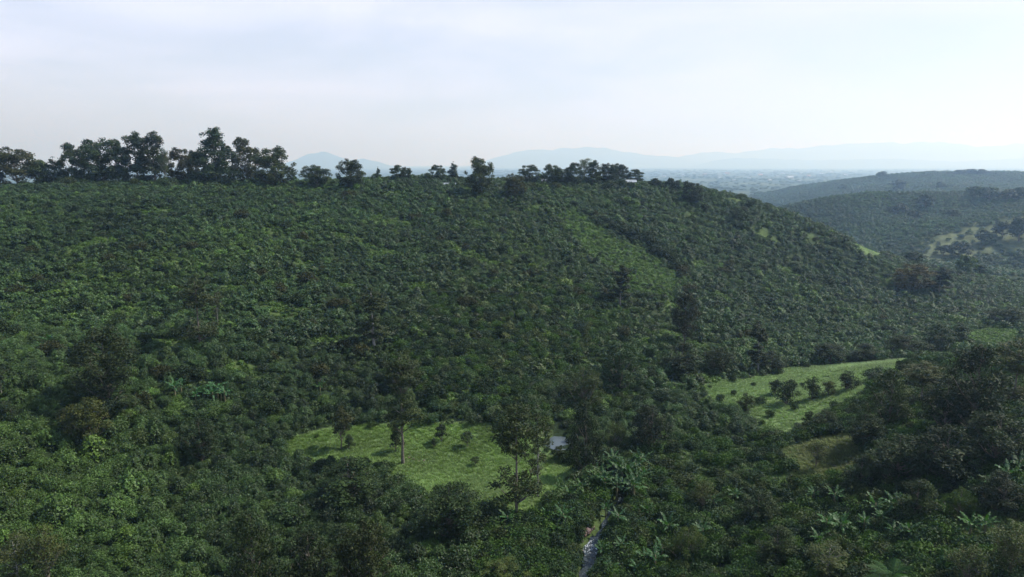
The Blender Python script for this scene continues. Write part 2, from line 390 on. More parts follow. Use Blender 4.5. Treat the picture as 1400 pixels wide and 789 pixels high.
# ------------------------------------------------------------------ far mountains (relief built at its distance)
def ridge(name, prof, Y0, depth, zbase, mat, seed, rough=.06):
    gq = np.random.default_rng(seed)
    px = np.array([q[0] for q in prof], float); py = np.array([q[1] for q in prof], float)
    nxs, nys = 160, 26
    U = np.linspace(px[0], px[-1], nxs); xw = (U - 700) / F_PX * Y0 / ca
    top = (224 - np.interp(U, px, py)) / F_PX * Y0 + CAM_Z
    k = np.hanning(5); k /= k.sum(); top = np.convolve(np.pad(top, 2, 'edge'), k, 'valid')
    v = np.linspace(-1, 1, nys)
    Xr = np.tile(xw, (nys, 1)); Yr = Y0 + np.tile(v[:, None] * depth, (1, nxs))
    fall = np.clip(1 - np.abs(v), 0, 1)[:, None] ** .85
    amp = (top - zbase)[None]
    spur = 1 + .28 * (1 - fall) * wob(Xr, Yr * .35, depth * .11, seed) + rough * wob(Xr, Yr, depth * .045, seed * 2.) * (fall < .99)
    Zr = zbase + amp * fall * spur
    V = np.stack([Xr, Yr, Zr], -1).reshape(-1, 3); ii = np.arange(nxs * nys).reshape(nys, nxs)
    F = np.stack([ii[:-1, :-1], ii[:-1, 1:], ii[1:, 1:], ii[1:, :-1]], -1).reshape(-1, 4)
    mm_ = bpy.data.meshes.new(name); mm_.from_pydata(V.tolist(), [], F.tolist()); mm_.polygons.foreach_set('use_smooth', [True] * len(F)); mm_.materials.append(mat)
    ob = link(name, mm_); ob['kind'] = 'structure'; return ob
M_MOUNT = plain_mat('mountain_forest', (.03, .05, .03), (.06, .08, .045), .002, .95, .1)
ridge('mountain', [(395,232),(412,220),(430,212),(450,207),(466,212),(485,219),(505,217),(525,222),(545,229),(565,233)], 20500, 2200, -21, M_MOUNT, 3)
ridge('mountain', [(640,228),(690,212),(720,205),(745,205),(770,203),(795,201),(820,202),(850,208),(880,212),(920,215),(960,222),(980,229)], 26500, 3300, -21, M_MOUNT, 4)
ridge('mountain', [(880,229),(930,212),(960,208),(1000,209),(1040,203),(1080,203),(1130,198),(1190,195),(1215,196),(1245,194),(1280,196),(1310,201),(1340,200),(1380,196),(1420,195),(1500,200),(1600,212)], 28500, 3500, -21, M_MOUNT, 5)
ridge('mountain', [(930,230),(975,218),(1000,216),(1040,217),(1100,219),(1200,217),(1290,221),(1400,215),(1500,222),(1560,230)], 22500, 2400, -21, M_MOUNT, 6)

# ------------------------------------------------------------------ water
M_WATER, t, o = new_mat('pond_water'); N = t.nodes.new; L = t.links.new
p = N('ShaderNodeBsdfPrincipled'); p.inputs['Base Color'].default_value = (.07, .09, .10, 1); p.inputs['Roughness'].default_value = .14; p.inputs['IOR'].default_value = 1.33
tcn = N('ShaderNodeTexCoord'); n1 = N('ShaderNodeTexNoise'); n1.inputs['Scale'].default_value = 2.5; L(tcn.outputs['Object'], n1.inputs['Vector'])
bp = N('ShaderNodeBump'); bp.inputs['Distance'].default_value = .01; L(n1.outputs['Fac'], bp.inputs['Height']); L(bp.outputs[0], p.inputs['Normal']); L(p.outputs[0], o.inputs['Surface'])
b = MB(); ring = [(POND[0] + POND[3] * 1.5 * math.cos(w), POND[1] + POND[4] * 1.5 * math.sin(w), POND[2] - .12) for w in np.linspace(0, 2 * math.pi, 40, endpoint=False)]
b.face(*ring); pond = link('pond_water', b.mesh('pond_water', M_WATER, False)); pond['kind'] = 'structure'

M_STREAM, t, o = new_mat('stream_water'); N = t.nodes.new; L = t.links.new
p = N('ShaderNodeBsdfPrincipled'); p.inputs['Roughness'].default_value = .15
tcn = N('ShaderNodeTexCoord'); n1 = N('ShaderNodeTexNoise'); n1.inputs['Scale'].default_value = 2.2; n1.inputs['Detail'].default_value = 6; n1.inputs['Distortion'].default_value = 1.5; L(tcn.outputs['Object'], n1.inputs['Vector'])
at_ = N('ShaderNodeAttribute'); at_.attribute_name = 'foam'
ad = N('ShaderNodeMath'); ad.operation = 'ADD'; L(n1.outputs['Fac'], ad.inputs[0]); L(at_.outputs['Fac'], ad.inputs[1])
mr = N('ShaderNodeMapRange'); mr.inputs['From Min'].default_value = .54; mr.inputs['From Max'].default_value = .68; L(ad.outputs[0], mr.inputs[0])
mixc = N('ShaderNodeMixRGB'); mixc.inputs[1].default_value = (.03, .04, .045, 1); mixc.inputs[2].default_value = (.62, .68, .74, 1); L(mr.outputs[0], mixc.inputs[0]); L(mixc.outputs[0], p.inputs['Base Color'])
bp = N('ShaderNodeBump'); bp.inputs['Distance'].default_value = .12; L(n1.outputs['Fac'], bp.inputs['Height']); L(bp.outputs[0], p.inputs['Normal']); L(p.outputs[0], o.inputs['Surface'])
b = MB(); S = np.array(STREAM); tt = np.linspace(0, len(S) - 1, 120); k = np.arange(len(S))
cx, cyy, cz_ = np.interp(tt, k, S[:, 0]), np.interp(tt, k, S[:, 1]), np.interp(tt, k, S[:, 2])
dx, dy = np.gradient(cx), np.gradient(cyy); nl = np.hypot(dx, dy); fo = []
for i in range(len(tt)):
    w = (1.15 if tt[i] < 4.6 else .3) + .18 * math.sin(i * .7)
    step = .12 * math.sin(i * 1.3)
    for k_ in range(5):
        q = (k_ / 4 - .5) * 2 * w
        b.v.append(Vector((cx[i] - dy[i] / nl[i] * q, cyy[i] + dx[i] / nl[i] * q, cz_[i] - .32 + step * .6 + .05 * math.sin(i * 2.1 + k_ * 1.7))))
        fo.append(.14 * math.exp(-((tt[i] - 4.1) / .35) ** 2) + .04 * math.sin(i * .9) - .10)
    if i:
        for k_ in range(4): j = i * 5 + k_; b.f.append((j - 5, j - 4, j + 1, j))
sm_ = b.mesh('stream_water', M_STREAM); a_ = sm_.attributes.new('foam', 'FLOAT', 'POINT'); a_.data.foreach_set('value', fo)
st = link('stream_water', sm_); st['kind'] = 'structure'

# ------------------------------------------------------------------ plant generators
def bush_mesh(name, seed, nq, rad, hgt, leaf, mat, tiers=True, spread=1.0):
    g = np.random.default_rng(seed)
    nb = max(14, nq // 16)                                # drooping branches ranged in tiers
    tb = g.random(nb) ** .8; ang = g.random(nb) * 2 * np.pi
    rr = rad * np.sqrt(np.clip(1 - (tb * .93) ** 2.2, .03, 1)) * g.uniform(.75, 1.12, nb)
    per = nq // nb; k = np.repeat(np.arange(nb), per); s = g.uniform(.35, 1.0, len(k))
    jit = g.normal(size=(len(k), 3)) * leaf * (.55, .55, .4)
    z = hgt * (.12 + .85 * tb[k]) + .18 * hgt * s - .28 * hgt * s ** 2
    c = np.stack([np.cos(ang[k]) * rr[k] * s, np.sin(ang[k]) * rr[k] * s, z], 1) + jit
    c[:, 2] = np.maximum(c[:, 2], .05)
    nrm = np.stack([np.cos(ang[k]) * .5, np.sin(ang[k]) * .5, np.full(len(k), .9)], 1) + g.normal(size=(len(k), 3)) * .45
    q = leaf_quads(c, nrm, leaf * g.uniform(.9, 1.7, len(k)), leaf * g.uniform(.5, .9, len(k)), g)
    return quads_mesh(name, q, mat, lv=np.clip(.5 + (g.random(nb)[k] - .5) * .8 + (g.random(len(k)) - .5) * .6, 0, 1))

def shrub_mesh(name, seed, nq, rad, hgt, leaf, mat, nc=14, up=.6):
    g = np.random.default_rng(seed)
    cc = unit(g.normal(size=(nc, 3))) * (rad * .55, rad * .55, hgt * .35); cc[:, 2] = np.abs(cc[:, 2]) + hgt * .25
    k = g.integers(0, nc, nq); cr = rad * g.uniform(.35, .6, nc)
    d = unit(g.normal(size=(nq, 3))); d[:, 2] = np.where(g.random(nq) < up, np.abs(d[:, 2]), d[:, 2])
    c = cc[k] + d * cr[k][:, None] * g.uniform(.6, 1.1, nq)[:, None]; c[:, 2] = np.maximum(c[:, 2], .05)
    q = leaf_quads(c, d + g.normal(size=(nq, 3)) * .7 + (0, 0, .3), leaf * g.uniform(.8, 1.6, nq), leaf * g.uniform(.45, .8, nq), g)
    return quads_mesh(name, q, mat, lv=np.clip(g.random(nc)[k] * .6 + g.random(nq) * .4, 0, 1))

# profile functions: radius (0..1) over crown height t in 0..1
PROF = {
 'round':  lambda t: np.sqrt(np.clip(1 - (1.9 * t - .95) ** 2, .02, 1)),
 'dome':   lambda t: np.sqrt(np.clip(1 - (t * .96) ** 2.6, .05, 1)),
 'cone':   lambda t: np.clip((1 - t) ** .75 * .95 + .1, .06, 1) * np.clip(t * 6 + .45, 0, 1),
 'column': lambda t: np.clip(.75 + .25 * np.sin(t * 10.0 + .6), .45, 1) * np.sqrt(np.clip(1 - (t * .97) ** 5, .06, 1)),
 'step':   lambda t: np.clip(1.0 - .62 * t ** 1.2 + .10 * np.sin(t * 15 + .5), .12, 1) * np.sqrt(np.clip(1 - (t * .96) ** 6, .1, 1)) * np.clip(t * 5 + .5, 0, 1),
 'vase':   lambda t: np.clip(.45 + .75 * t, 0, 1) * np.sqrt(np.clip(1 - (t * .95) ** 4, .1, 1)),
}
def tree_meshes(key, seed, H, crown_lo, crown_r, prof, nclump, nleaf, clump, leaf, bark, lean=0.0, squash=.75, trunk_r=.28, bare=0.0, limbs=None, fill=.85):
    """Returns (trunk mesh, crown mesh) for a tree of height H with its own limbs and leaf clumps."""
    g = np.random.default_rng(seed); rnd = random.Random(seed)
    t = g.random(nclump * 6); keep = g.random(len(t)) < PROF[prof](t) ** 1.3; t = t[keep][:nclump]
    t[:6] = (.97, .86, .78, .7, .62, .54)
    nclump = len(t); ang = g.random(nclump) * 2 * np.pi
    pr = PROF[prof](t) * crown_r; rr = np.maximum(0, pr - clump * .5) * g.uniform(.0, 1.0, nclump) ** .5 * 1.02
    z0, z1 = H * crown_lo, H - clump * squash * .7
    cz = z0 + clump * .4 + (z1 - z0 - clump * .4) * t
    bend = lambda z: lean * (z / H) ** 1.5
    cc = np.stack([np.cos(ang) * rr + bend(cz), np.sin(ang) * rr, cz], 1)
    cr = clump * g.uniform(.6, 1.25, nclump) * np.clip(pr / crown_r + .35, .4, 1)
    k = g.choice(nclump, nleaf, p=cr ** 2 / (cr ** 2).sum())
    d = unit(g.normal(size=(nleaf, 3))); d[:, 2] = np.where(g.random(nleaf) < .45, np.abs(d[:, 2]), d[:, 2])
    rad = cr[k][:, None] * (g.uniform(.25, 1.1, nleaf)[:, None] ** .6)
    c = cc[k] + d * rad * (1, 1, squash) + g.normal(size=(nleaf, 3)) * clump * .08
    q = leaf_quads(c, d + g.normal(size=(nleaf, 3)) * .65 + (0, 0, .35), leaf * g.uniform(.8, 1.7, nleaf), leaf * g.uniform(.45, .85, nleaf), g)
    crown = quads_mesh('crown', q, M_TREE, lv=np.clip(g.random(nclump)[k] * .65 + g.random(nleaf) * .35, 0, 1))
    b = MB(); n = 9
    pts = [(bend(H * .93 * i / n) + rnd.uniform(-.12, .12) * (i > 0), rnd.uniform(-.12, .12) * (i > 0), H * .93 * i / n - .3 * (i == 0)) for i in range(n + 1)]
    b.tube(pts, [trunk_r * (1.35 if i == 0 else 1) * (1 - .88 * i / n) for i in range(n + 1)], 8)
    for j in range(min(nclump, limbs or 40)):
        e = cc[j]; zs = max(H * crown_lo * .75, e[2] - rr[j] * 1.0 - .4); zs = min(zs, e[2] - .15, H * .9)
        s = Vector((bend(zs), 0, zs)); e = Vector(e); m_ = (s + e) / 2 + Vector((0, 0, -.08 * (e - s).length))
        r0 = trunk_r * .42 * (1 - zs / H) + .03
        b.tube([s, m_, e], [r0, r0 * .6, r0 * .22], 5)
        for q_ in range(2):
            e2 = e + Vector((rnd.uniform(-1, 1), rnd.uniform(-1, 1), rnd.uniform(-.2, .9))) * cr[j] * .9
            b.tube([m_.lerp(e, .6), e2], [r0 * .35, r0 * .1], 4)
    return b.mesh('trunk', bark), crown

NEAR_BUSH = [bush_mesh('coffee_bush', 100 + i, 1500, 1.5, 2.2, .18, M_COFFEE) if i % 2 else shrub_mesh('coffee_bush', 110 + i, 1500, 1.75, 2.0, .19, M_COFFEE, 16, .8) for i in range(5)]
FAR_BUSH = [bush_mesh('coffee_bush_far', 200 + i, 420, 1.5, 2.2, .32, M_COFFEE) if i % 2 else shrub_mesh('coffee_bush_far', 210 + i, 420, 1.75, 2.0, .34, M_COFFEE, 12, .8) for i in range(4)]

# ------------------------------------------------------------------ geometry-node scatter (only for 'stuff')
def scatter(name, pts, rotz, scl, tint, vid, protos, label, cat=None, tilt=None):
    n = len(pts); me = bpy.data.meshes.new(name); me.vertices.add(n); me.vertices.foreach_set('co', np.asarray(pts, np.float32).reshape(-1))
    rot = np.zeros((n, 3), np.float32); rot[:, 2] = rotz
    if tilt is not None: rot[:, :2] = tilt
    for nm, ty, arr, fld in (('rot', 'FLOAT_VECTOR', rot, 'vector'), ('scl', 'FLOAT_VECTOR', scl, 'vector'), ('tint', 'FLOAT_VECTOR', tint, 'vector'), ('vid', 'INT', vid, 'value')):
        a = me.attributes.new(nm, ty, 'POINT'); a.data.foreach_set(fld, np.asarray(arr, np.int32 if ty == 'INT' else np.float32).reshape(-1))
    me.update()
    ob = link(name, me); tag(ob, label, cat, kind='stuff')
    ng = bpy.data.node_groups.new(name, 'GeometryNodeTree')
    ng.interface.new_socket('Geometry', in_out='INPUT', socket_type='NodeSocketGeometry'); ng.interface.new_socket('Geometry', in_out='OUTPUT', socket_type='NodeSocketGeometry')
    N = ng.nodes.new; L = ng.links.new
    gi, go = N('NodeGroupInput'), N('NodeGroupOutput'); iop = N('GeometryNodeInstanceOnPoints'); jg = N('GeometryNodeJoinGeometry')
    for pr in protos:
        oi = N('GeometryNodeObjectInfo'); oi.inputs['Object'].default_value = pr; oi.inputs['As Instance'].default_value = True; oi.transform_space = 'ORIGINAL'
        L(oi.outputs['Geometry'], jg.inputs[0])
    L(jg.outputs[0], iop.inputs['Instance']); iop.inputs['Pick Instance'].default_value = True
    def att(nm, ty):
        a = N('GeometryNodeInputNamedAttribute'); a.data_type = ty; a.inputs['Name'].default_value = nm; return a.outputs['Attribute']
    L(att('vid', 'INT'), iop.inputs['Instance Index']); L(att('rot', 'FLOAT_VECTOR'), iop.inputs['Rotation']); L(att('scl', 'FLOAT_VECTOR'), iop.inputs['Scale'])
    L(gi.outputs[0], iop.inputs['Points']); L(iop.outputs[0], go.inputs[0])
    md = ob.modifiers.new('scatter', 'NODES'); md.node_group = ng
    return ob

def in_view(p, mx=180, top=-60, bot=960):
    px, py, f = project(p); return (f > 5) & (px > -mx) & (px < 1400 + mx) & (py > top) & (py < bot)

# ------------------------------------------------------------------ coffee plantation


gx, gy = np.meshgrid(np.arange(-420, 520, 2.7), np.arange(70, 470, 3.15))
rowshift = wob(gx, gy, 45, .9) * 3.0                       # rows bend with the contour
bx = gx + rng.uniform(-1.0, 1.0, gx.shape) + 1.3 * (np.arange(gx.shape[0]) % 2)[:, None]
by = gy + rowshift + rng.uniform(-.5, .5, gx.shape) * (1 + .9 * (gy < 200)) + gx * .08
bx, by = bx.ravel(), by.ravel()
bz = height(bx, by)
pos = np.stack([bx, by, bz], 1); keep = in_view(pos) & (by > 72)
bx, by, bz = bx[keep], by[keep], bz[keep]
excl = inside(Z_CLEAR, bx, by) | inside(Z_PAST, bx, by) | inside(Z_BROWN, bx, by) | inside(Z_FARG, bx, by, 4) | inside(Z_THICK, bx, by) | inside(Z_BANK, bx, by)
for z_ in Z_PATCH: excl |= inside(z_, bx, by)
excl |= (np.hypot((bx - POND[0]) / 6, (by - POND[1]) / 6) < 1)
strip = inside(Z_STRIP, bx, by, 2.5) | inside(Z_STRIP2, bx, by, 2.5)
excl |= strip & (rng.random(len(bx)) < .25)
gapn = wob(bx, by, 6.5, 5.1)
excl |= (gapn > .58) & (rng.random(len(bx)) < .95) & (by > 165) & ((wob(bx, by, 55, 2.4) > -.1) | (gapn > .74))
rowi = np.round((by - wob(bx, by, 45, .9) * 3.0 - bx * .08) / 3.15).astype(int)
excl |= (rowi % 3 == 0) & (((bx > 45) & (by > 235)) | strip) & (rng.random(len(bx)) < .6)
excl |= (rng.random(len(bx)) < .07) & (by > 150)
Z_MIXED = wpoly([(600,400),(700,380),(820,400),(900,470),(900,560),(820,570),(740,570),(600,560),(520,540),(540,470)])
excl |= inside(Z_MIXED, bx, by, 4) & (rng.random(len(bx)) < .45)
ok = ~excl; bx, by, bz, strip = bx[ok], by[ok], bz[ok], strip[ok]
# drop what lies hidden behind the crest
def visible(p, lift=2.5):
    vis = np.ones(len(p), bool)
    for t_ in np.linspace(.55, .985, 16):
        q = np.array([0, 0, CAM_Z]) + (p + (0, 0, lift) - (0, 0, CAM_Z)) * t_
        m = height(q[:, 0], q[:, 1], False) > q[:, 2] + 3.0
        vis &= ~m
    return vis
vz = visible(np.stack([bx, by, bz], 1)); bx, by, bz, strip = bx[vz], by[vz], bz[vz], strip[vz]
nb_ = len(bx)
px_, py_, dep = project(np.stack([bx, by, bz + 1], 1))
sc0 = 1.2 * rng.uniform(.75, 1.2, nb_) * (1 + .16 * wob(bx, by, 11, 2.)); sc0 *= np.where(rng.random(nb_) < .08, 1.35, 1) * (1 - .22 * (wob(bx, by, 7, 8.) < -.45)); sc0 *= np.where(strip, .62, 1)
scl = np.stack([sc0 * rng.uniform(.92, 1.12, nb_), sc0 * rng.uniform(.92, 1.12, nb_), sc0 * rng.uniform(.85, 1.25, nb_)], 1)
n1_ = wob(bx, by, 17, .2); n2_ = wob(bx, by, 37, 4.2); n3_ = rng.normal(size=nb_)
tint = np.ones((nb_, 3)) * (1 + .22 * n1_ + .22 * n3_ + .18 * n2_)[:, None]
n4_ = np.clip(wob(bx, by, 23, 6.6), 0, 1)[:, None]; tint = tint * (1 + n4_ * np.array([.42, .32, -.05]))
warm = (1 - sstep(105, 175, by))[:, None] * .8 + .2 * (n2_ > .2)[:, None]
tint *= 1 + warm * np.array([.18, .17, -.05])
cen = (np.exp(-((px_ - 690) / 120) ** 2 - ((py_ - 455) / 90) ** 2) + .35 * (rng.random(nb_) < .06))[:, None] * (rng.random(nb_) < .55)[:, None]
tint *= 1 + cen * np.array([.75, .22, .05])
tint *= 1 + (rng.random(nb_) < .09)[:, None] * np.array([.6, .5, .0]); tint *= 1 - (rng.random(nb_) < .12)[:, None] * .3
tint *= np.where(strip[:, None], np.array([1.05, 1.1, .9]), 1)
tint = np.clip(tint, .45, 2.6) * (1 - .14 * (by < 150))[:, None]
rz = rng.random(nb_) * 6.283
infr = (px_ > 0) & (px_ < 1400) & (py_ > 0) & (py_ < 788)
order = np.argsort(np.where(infr, dep, 1e9)); pick = order[:296]
is_near = np.zeros(nb_, bool); is_near[pick] = True
coffee_protos = []
for n_, i in enumerate(pick):
    o_ = link('coffee_bush', NEAR_BUSH[n_ % 5], None, tint[i]); o_.location = (bx[i], by[i], bz[i] - .1); o_.rotation_euler = (0, 0, rz[i]); o_.scale = scl[i]
    q_ = int(np.searchsorted([150, 320, 470], px_[i])); whr = ['in the bottom left corner', 'between the bottom left corner and the dark grey-green tree', 'around the dark trees at the bottom left of centre', 'below the grassy clearing'][q_]
    tag(o_, 'coffee bush of the dense planting ' + whr, 'bush', 'coffee bushes ' + whr)
    if n_ < 5: coffee_protos.append(o_)
# far-bush prototypes: real bushes of the hillside themselves
rest = np.nonzero(~is_near)[0]
mid = rest[(dep[rest] < 190)]; farb = rest[dep[rest] >= 190]
scatter('coffee_rows', np.stack([bx[mid], by[mid], bz[mid] - .1], 1), rz[mid], scl[mid], tint[mid], rng.integers(0, 5, len(mid)), coffee_protos, 'rows of dark green coffee bushes covering the lower slope behind the nearest ones')
def proto_far(meshes, i0, label, cat, group=None):
    res = []
    for j, m_ in enumerate(meshes):
        i = farb[i0[j]]; o_ = link('coffee_bush', m_, None, tint[i]); o_.location = (bx[i], by[i], bz[i] - .1); o_.scale = scl[i]
        tag(o_, label, cat, group); res.append(o_)
    return res
fo_ = farb[np.argsort(dep[farb])]; farb = fo_
far_protos = proto_far(FAR_BUSH, [3, 9, 15, 22], 'coffee bush among many in the mid slope rows above the lower fields', 'bush', 'coffee bushes at the edge of the upper rows')
farb = np.delete(farb, [3, 9, 15, 22])
scatter('coffee_hillside', np.stack([bx[farb], by[farb], bz[farb] - .1], 1), rz[farb], scl[farb], tint[farb], rng.integers(0, 4, len(farb)), far_protos, 'coffee plantation covering the upper hillside up to the crest')
print('coffee', nb_, len(mid), len(farb))

# ------------------------------------------------------------------ trees
V = {}
def variant(key, **kw):
    V[key] = (kw['H'], kw['crown_r'], tree_meshes(key, **kw))
# broad dark trees for the crest and slopes
variant('broad0', seed=11, H=20, crown_lo=.06, crown_r=7.5, prof='round', nclump=105, nleaf=8600, clump=1.55, squash=1.0, leaf=.62, bark=M_BARK)
variant('broad1', seed=12, H=20, crown_lo=.10, crown_r=7.0, prof='dome', nclump=92, nleaf=7800, clump=1.5, squash=1.0, leaf=.62, bark=M_BARK, lean=.8)
variant('broad2', seed=13, H=20, crown_lo=.02, crown_r=8.0, prof='round', nclump=100, nleaf=8000, clump=1.6, squash=1.0, leaf=.6, bark=M_BARK, lean=-.7)
variant('step0', seed=14, H=25, crown_lo=.05, crown_r=7.0, prof='step', nclump=125, nleaf=10500, clump=1.5, squash=1.0, leaf=.6, bark=M_BARK)
variant('step1', seed=15, H=25, crown_lo=.07, crown_r=5.0, prof='dome', nclump=84, nleaf=7600, clump=1.35, squash=1.0, leaf=.58, bark=M_BARK)
variant('cone0', seed=16, H=18, crown_lo=.12, crown_r=5.0, prof='cone', nclump=42, nleaf=4200, clump=1.6, leaf=.5, bark=M_BARK)
variant('column0', seed=17, H=20, crown_lo=.22, crown_r=3.6, prof='column', nclump=36, nleaf=8000, clump=1.35, leaf=.42, bark=M_PALEBARK, squash=.6)
variant('column1', seed=18, H=20, crown_lo=.20, crown_r=3.2, prof='column', nclump=40, nleaf=7500, clump=1.15, leaf=.40, bark=M_PALEBARK, squash=.6, lean=.8)
variant('sparse0', seed=19, H=23, crown_lo=.14, crown_r=4.6, prof='column', nclump=60, nleaf=6000, clump=1.35, leaf=.40, bark=M_BARK, squash=.5, trunk_r=.24)
variant('sparse1', seed=20, H=20, crown_lo=.25, crown_r=4.0, prof='vase', nclump=34, nleaf=3000, clump=1.3, leaf=.34, bark=M_PALEBARK, squash=.55, trunk_r=.2)
variant('pole0', seed=21, H=23, crown_lo=.36, crown_r=4.4, prof='column', nclump=46, nleaf=6500, clump=1.3, leaf=.36, bark=M_BARK, squash=.5, trunk_r=.28)
variant('small0', seed=22, H=7, crown_lo=.30, crown_r=2.3, prof='round', nclump=22, nleaf=1800, clump=.8, leaf=.28, bark=M_BARK, trunk_r=.12)
variant('small1', seed=23, H=7, crown_lo=.18, crown_r=2.5, prof='cone', nclump=24, nleaf=2000, clump=.85, leaf=.28, bark=M_BARK, trunk_r=.12)
variant('willow0', seed=24, H=10, crown_lo=.04, crown_r=5.2, prof='dome', nclump=60, nleaf=8500, clump=1.25, leaf=.30, bark=M_BARK, squash=.9, trunk_r=.3)
variant('willow1', seed=25, H=9, crown_lo=.03, crown_r=5.6, prof='dome', nclump=70, nleaf=9000, clump=1.1, leaf=.24, bark=M_BARK, squash=.9, trunk_r=.25)
variant('dark0', seed=26, H=12, crown_lo=.06, crown_r=5.0, prof='round', nclump=46, nleaf=6500, clump=1.5, leaf=.36, bark=M_BARK, trunk_r=.25)
variant('dark1', seed=27, H=14, crown_lo=.05, crown_r=5.4, prof='dome', nclump=52, nleaf=7000, clump=1.5, leaf=.36, bark=M_BARK, trunk_r=.3)
variant('twig0', seed=28, H=9, crown_lo=.2, crown_r=3.6, prof='vase', nclump=44, nleaf=2400, clump=1.2, leaf=.26, bark=M_BARK, trunk_r=.12)
variant('far0', seed=29, H=12, crown_lo=.1, crown_r=5.0, prof='round', nclump=18, nleaf=1100, clump=2.2, leaf=1.0, bark=M_BARK, limbs=6)
variant('far1', seed=30, H=12, crown_lo=.1, crown_r=5.5, prof='dome', nclump=18, nleaf=1100, clump=2.2, leaf=1.0, bark=M_BARK, limbs=6)

variant('dome0', seed=41, H=5, crown_lo=0.0, crown_r=2.5, prof='dome', nclump=34, nleaf=3200, clump=.75, leaf=.22, bark=M_BARK, trunk_r=.12, squash=.9)
variant('dome1', seed=42, H=5, crown_lo=0.0, crown_r=2.3, prof='round', nclump=30, nleaf=2800, clump=.75, leaf=.22, bark=M_BARK, trunk_r=.12, squash=.9)
variant('mass0', seed=43, H=20, crown_lo=.10, crown_r=6.0, prof='round', nclump=90, nleaf=9500, clump=1.5, leaf=.40, bark=M_BARK, trunk_r=.3, squash=.8)
name_for = {'dome': 'round_bush', 'mass': 'broadleaf_tree', 'broad': 'broadleaf_tree', 'step': 'broadleaf_tree', 'cone': 'cone_shaped_tree', 'column': 'columnar_tree', 'sparse': 'sparse_tree', 'pole': 'tall_slender_tree',
            'small': 'small_tree', 'willow': 'bushy_tree', 'dark': 'dense_tree', 'twig': 'bare_twig_tree', 'far': 'distant_tree'}
def tree(px, base, top, wid, key, label, tint=(1, 1, 1), group=None, cat='tree', rzv=None, dy=0.0, spot=None):
    gp = ground(px, base) if spot is None else spot
    gp = gp + np.array([0, dy, 0]);
    if dy: gp[2] = float(height(gp[0], gp[1])[0])
    _, gpy, f = project(gp)
    H0, R0, (tm, cm) = V[key]
    hw = max(1.5, (gpy - top) * f / F_PX * 1.02); ww = wid * f / F_PX * 1.12
    e = empty(name_for[key.rstrip('0123456789')], (gp[0], gp[1], gp[2] - .15), rng.random() * 6.28 if rzv is None else rzv, (ww / (2 * R0) , ww / (2 * R0), hw / H0))
    tag(e, label, cat, group)
    link('trunk', tm, e, (1, 1, 1)); link('crown', cm, e, tint)
    return e
DK = (.82, .88, .82); RB = (1.25, .85, .62); GR = (1, 1.05, .9); PL = (1.25, 1.2, 1.15); YL = (1.6, 1.45, .75); VD = (.42, .48, .46)
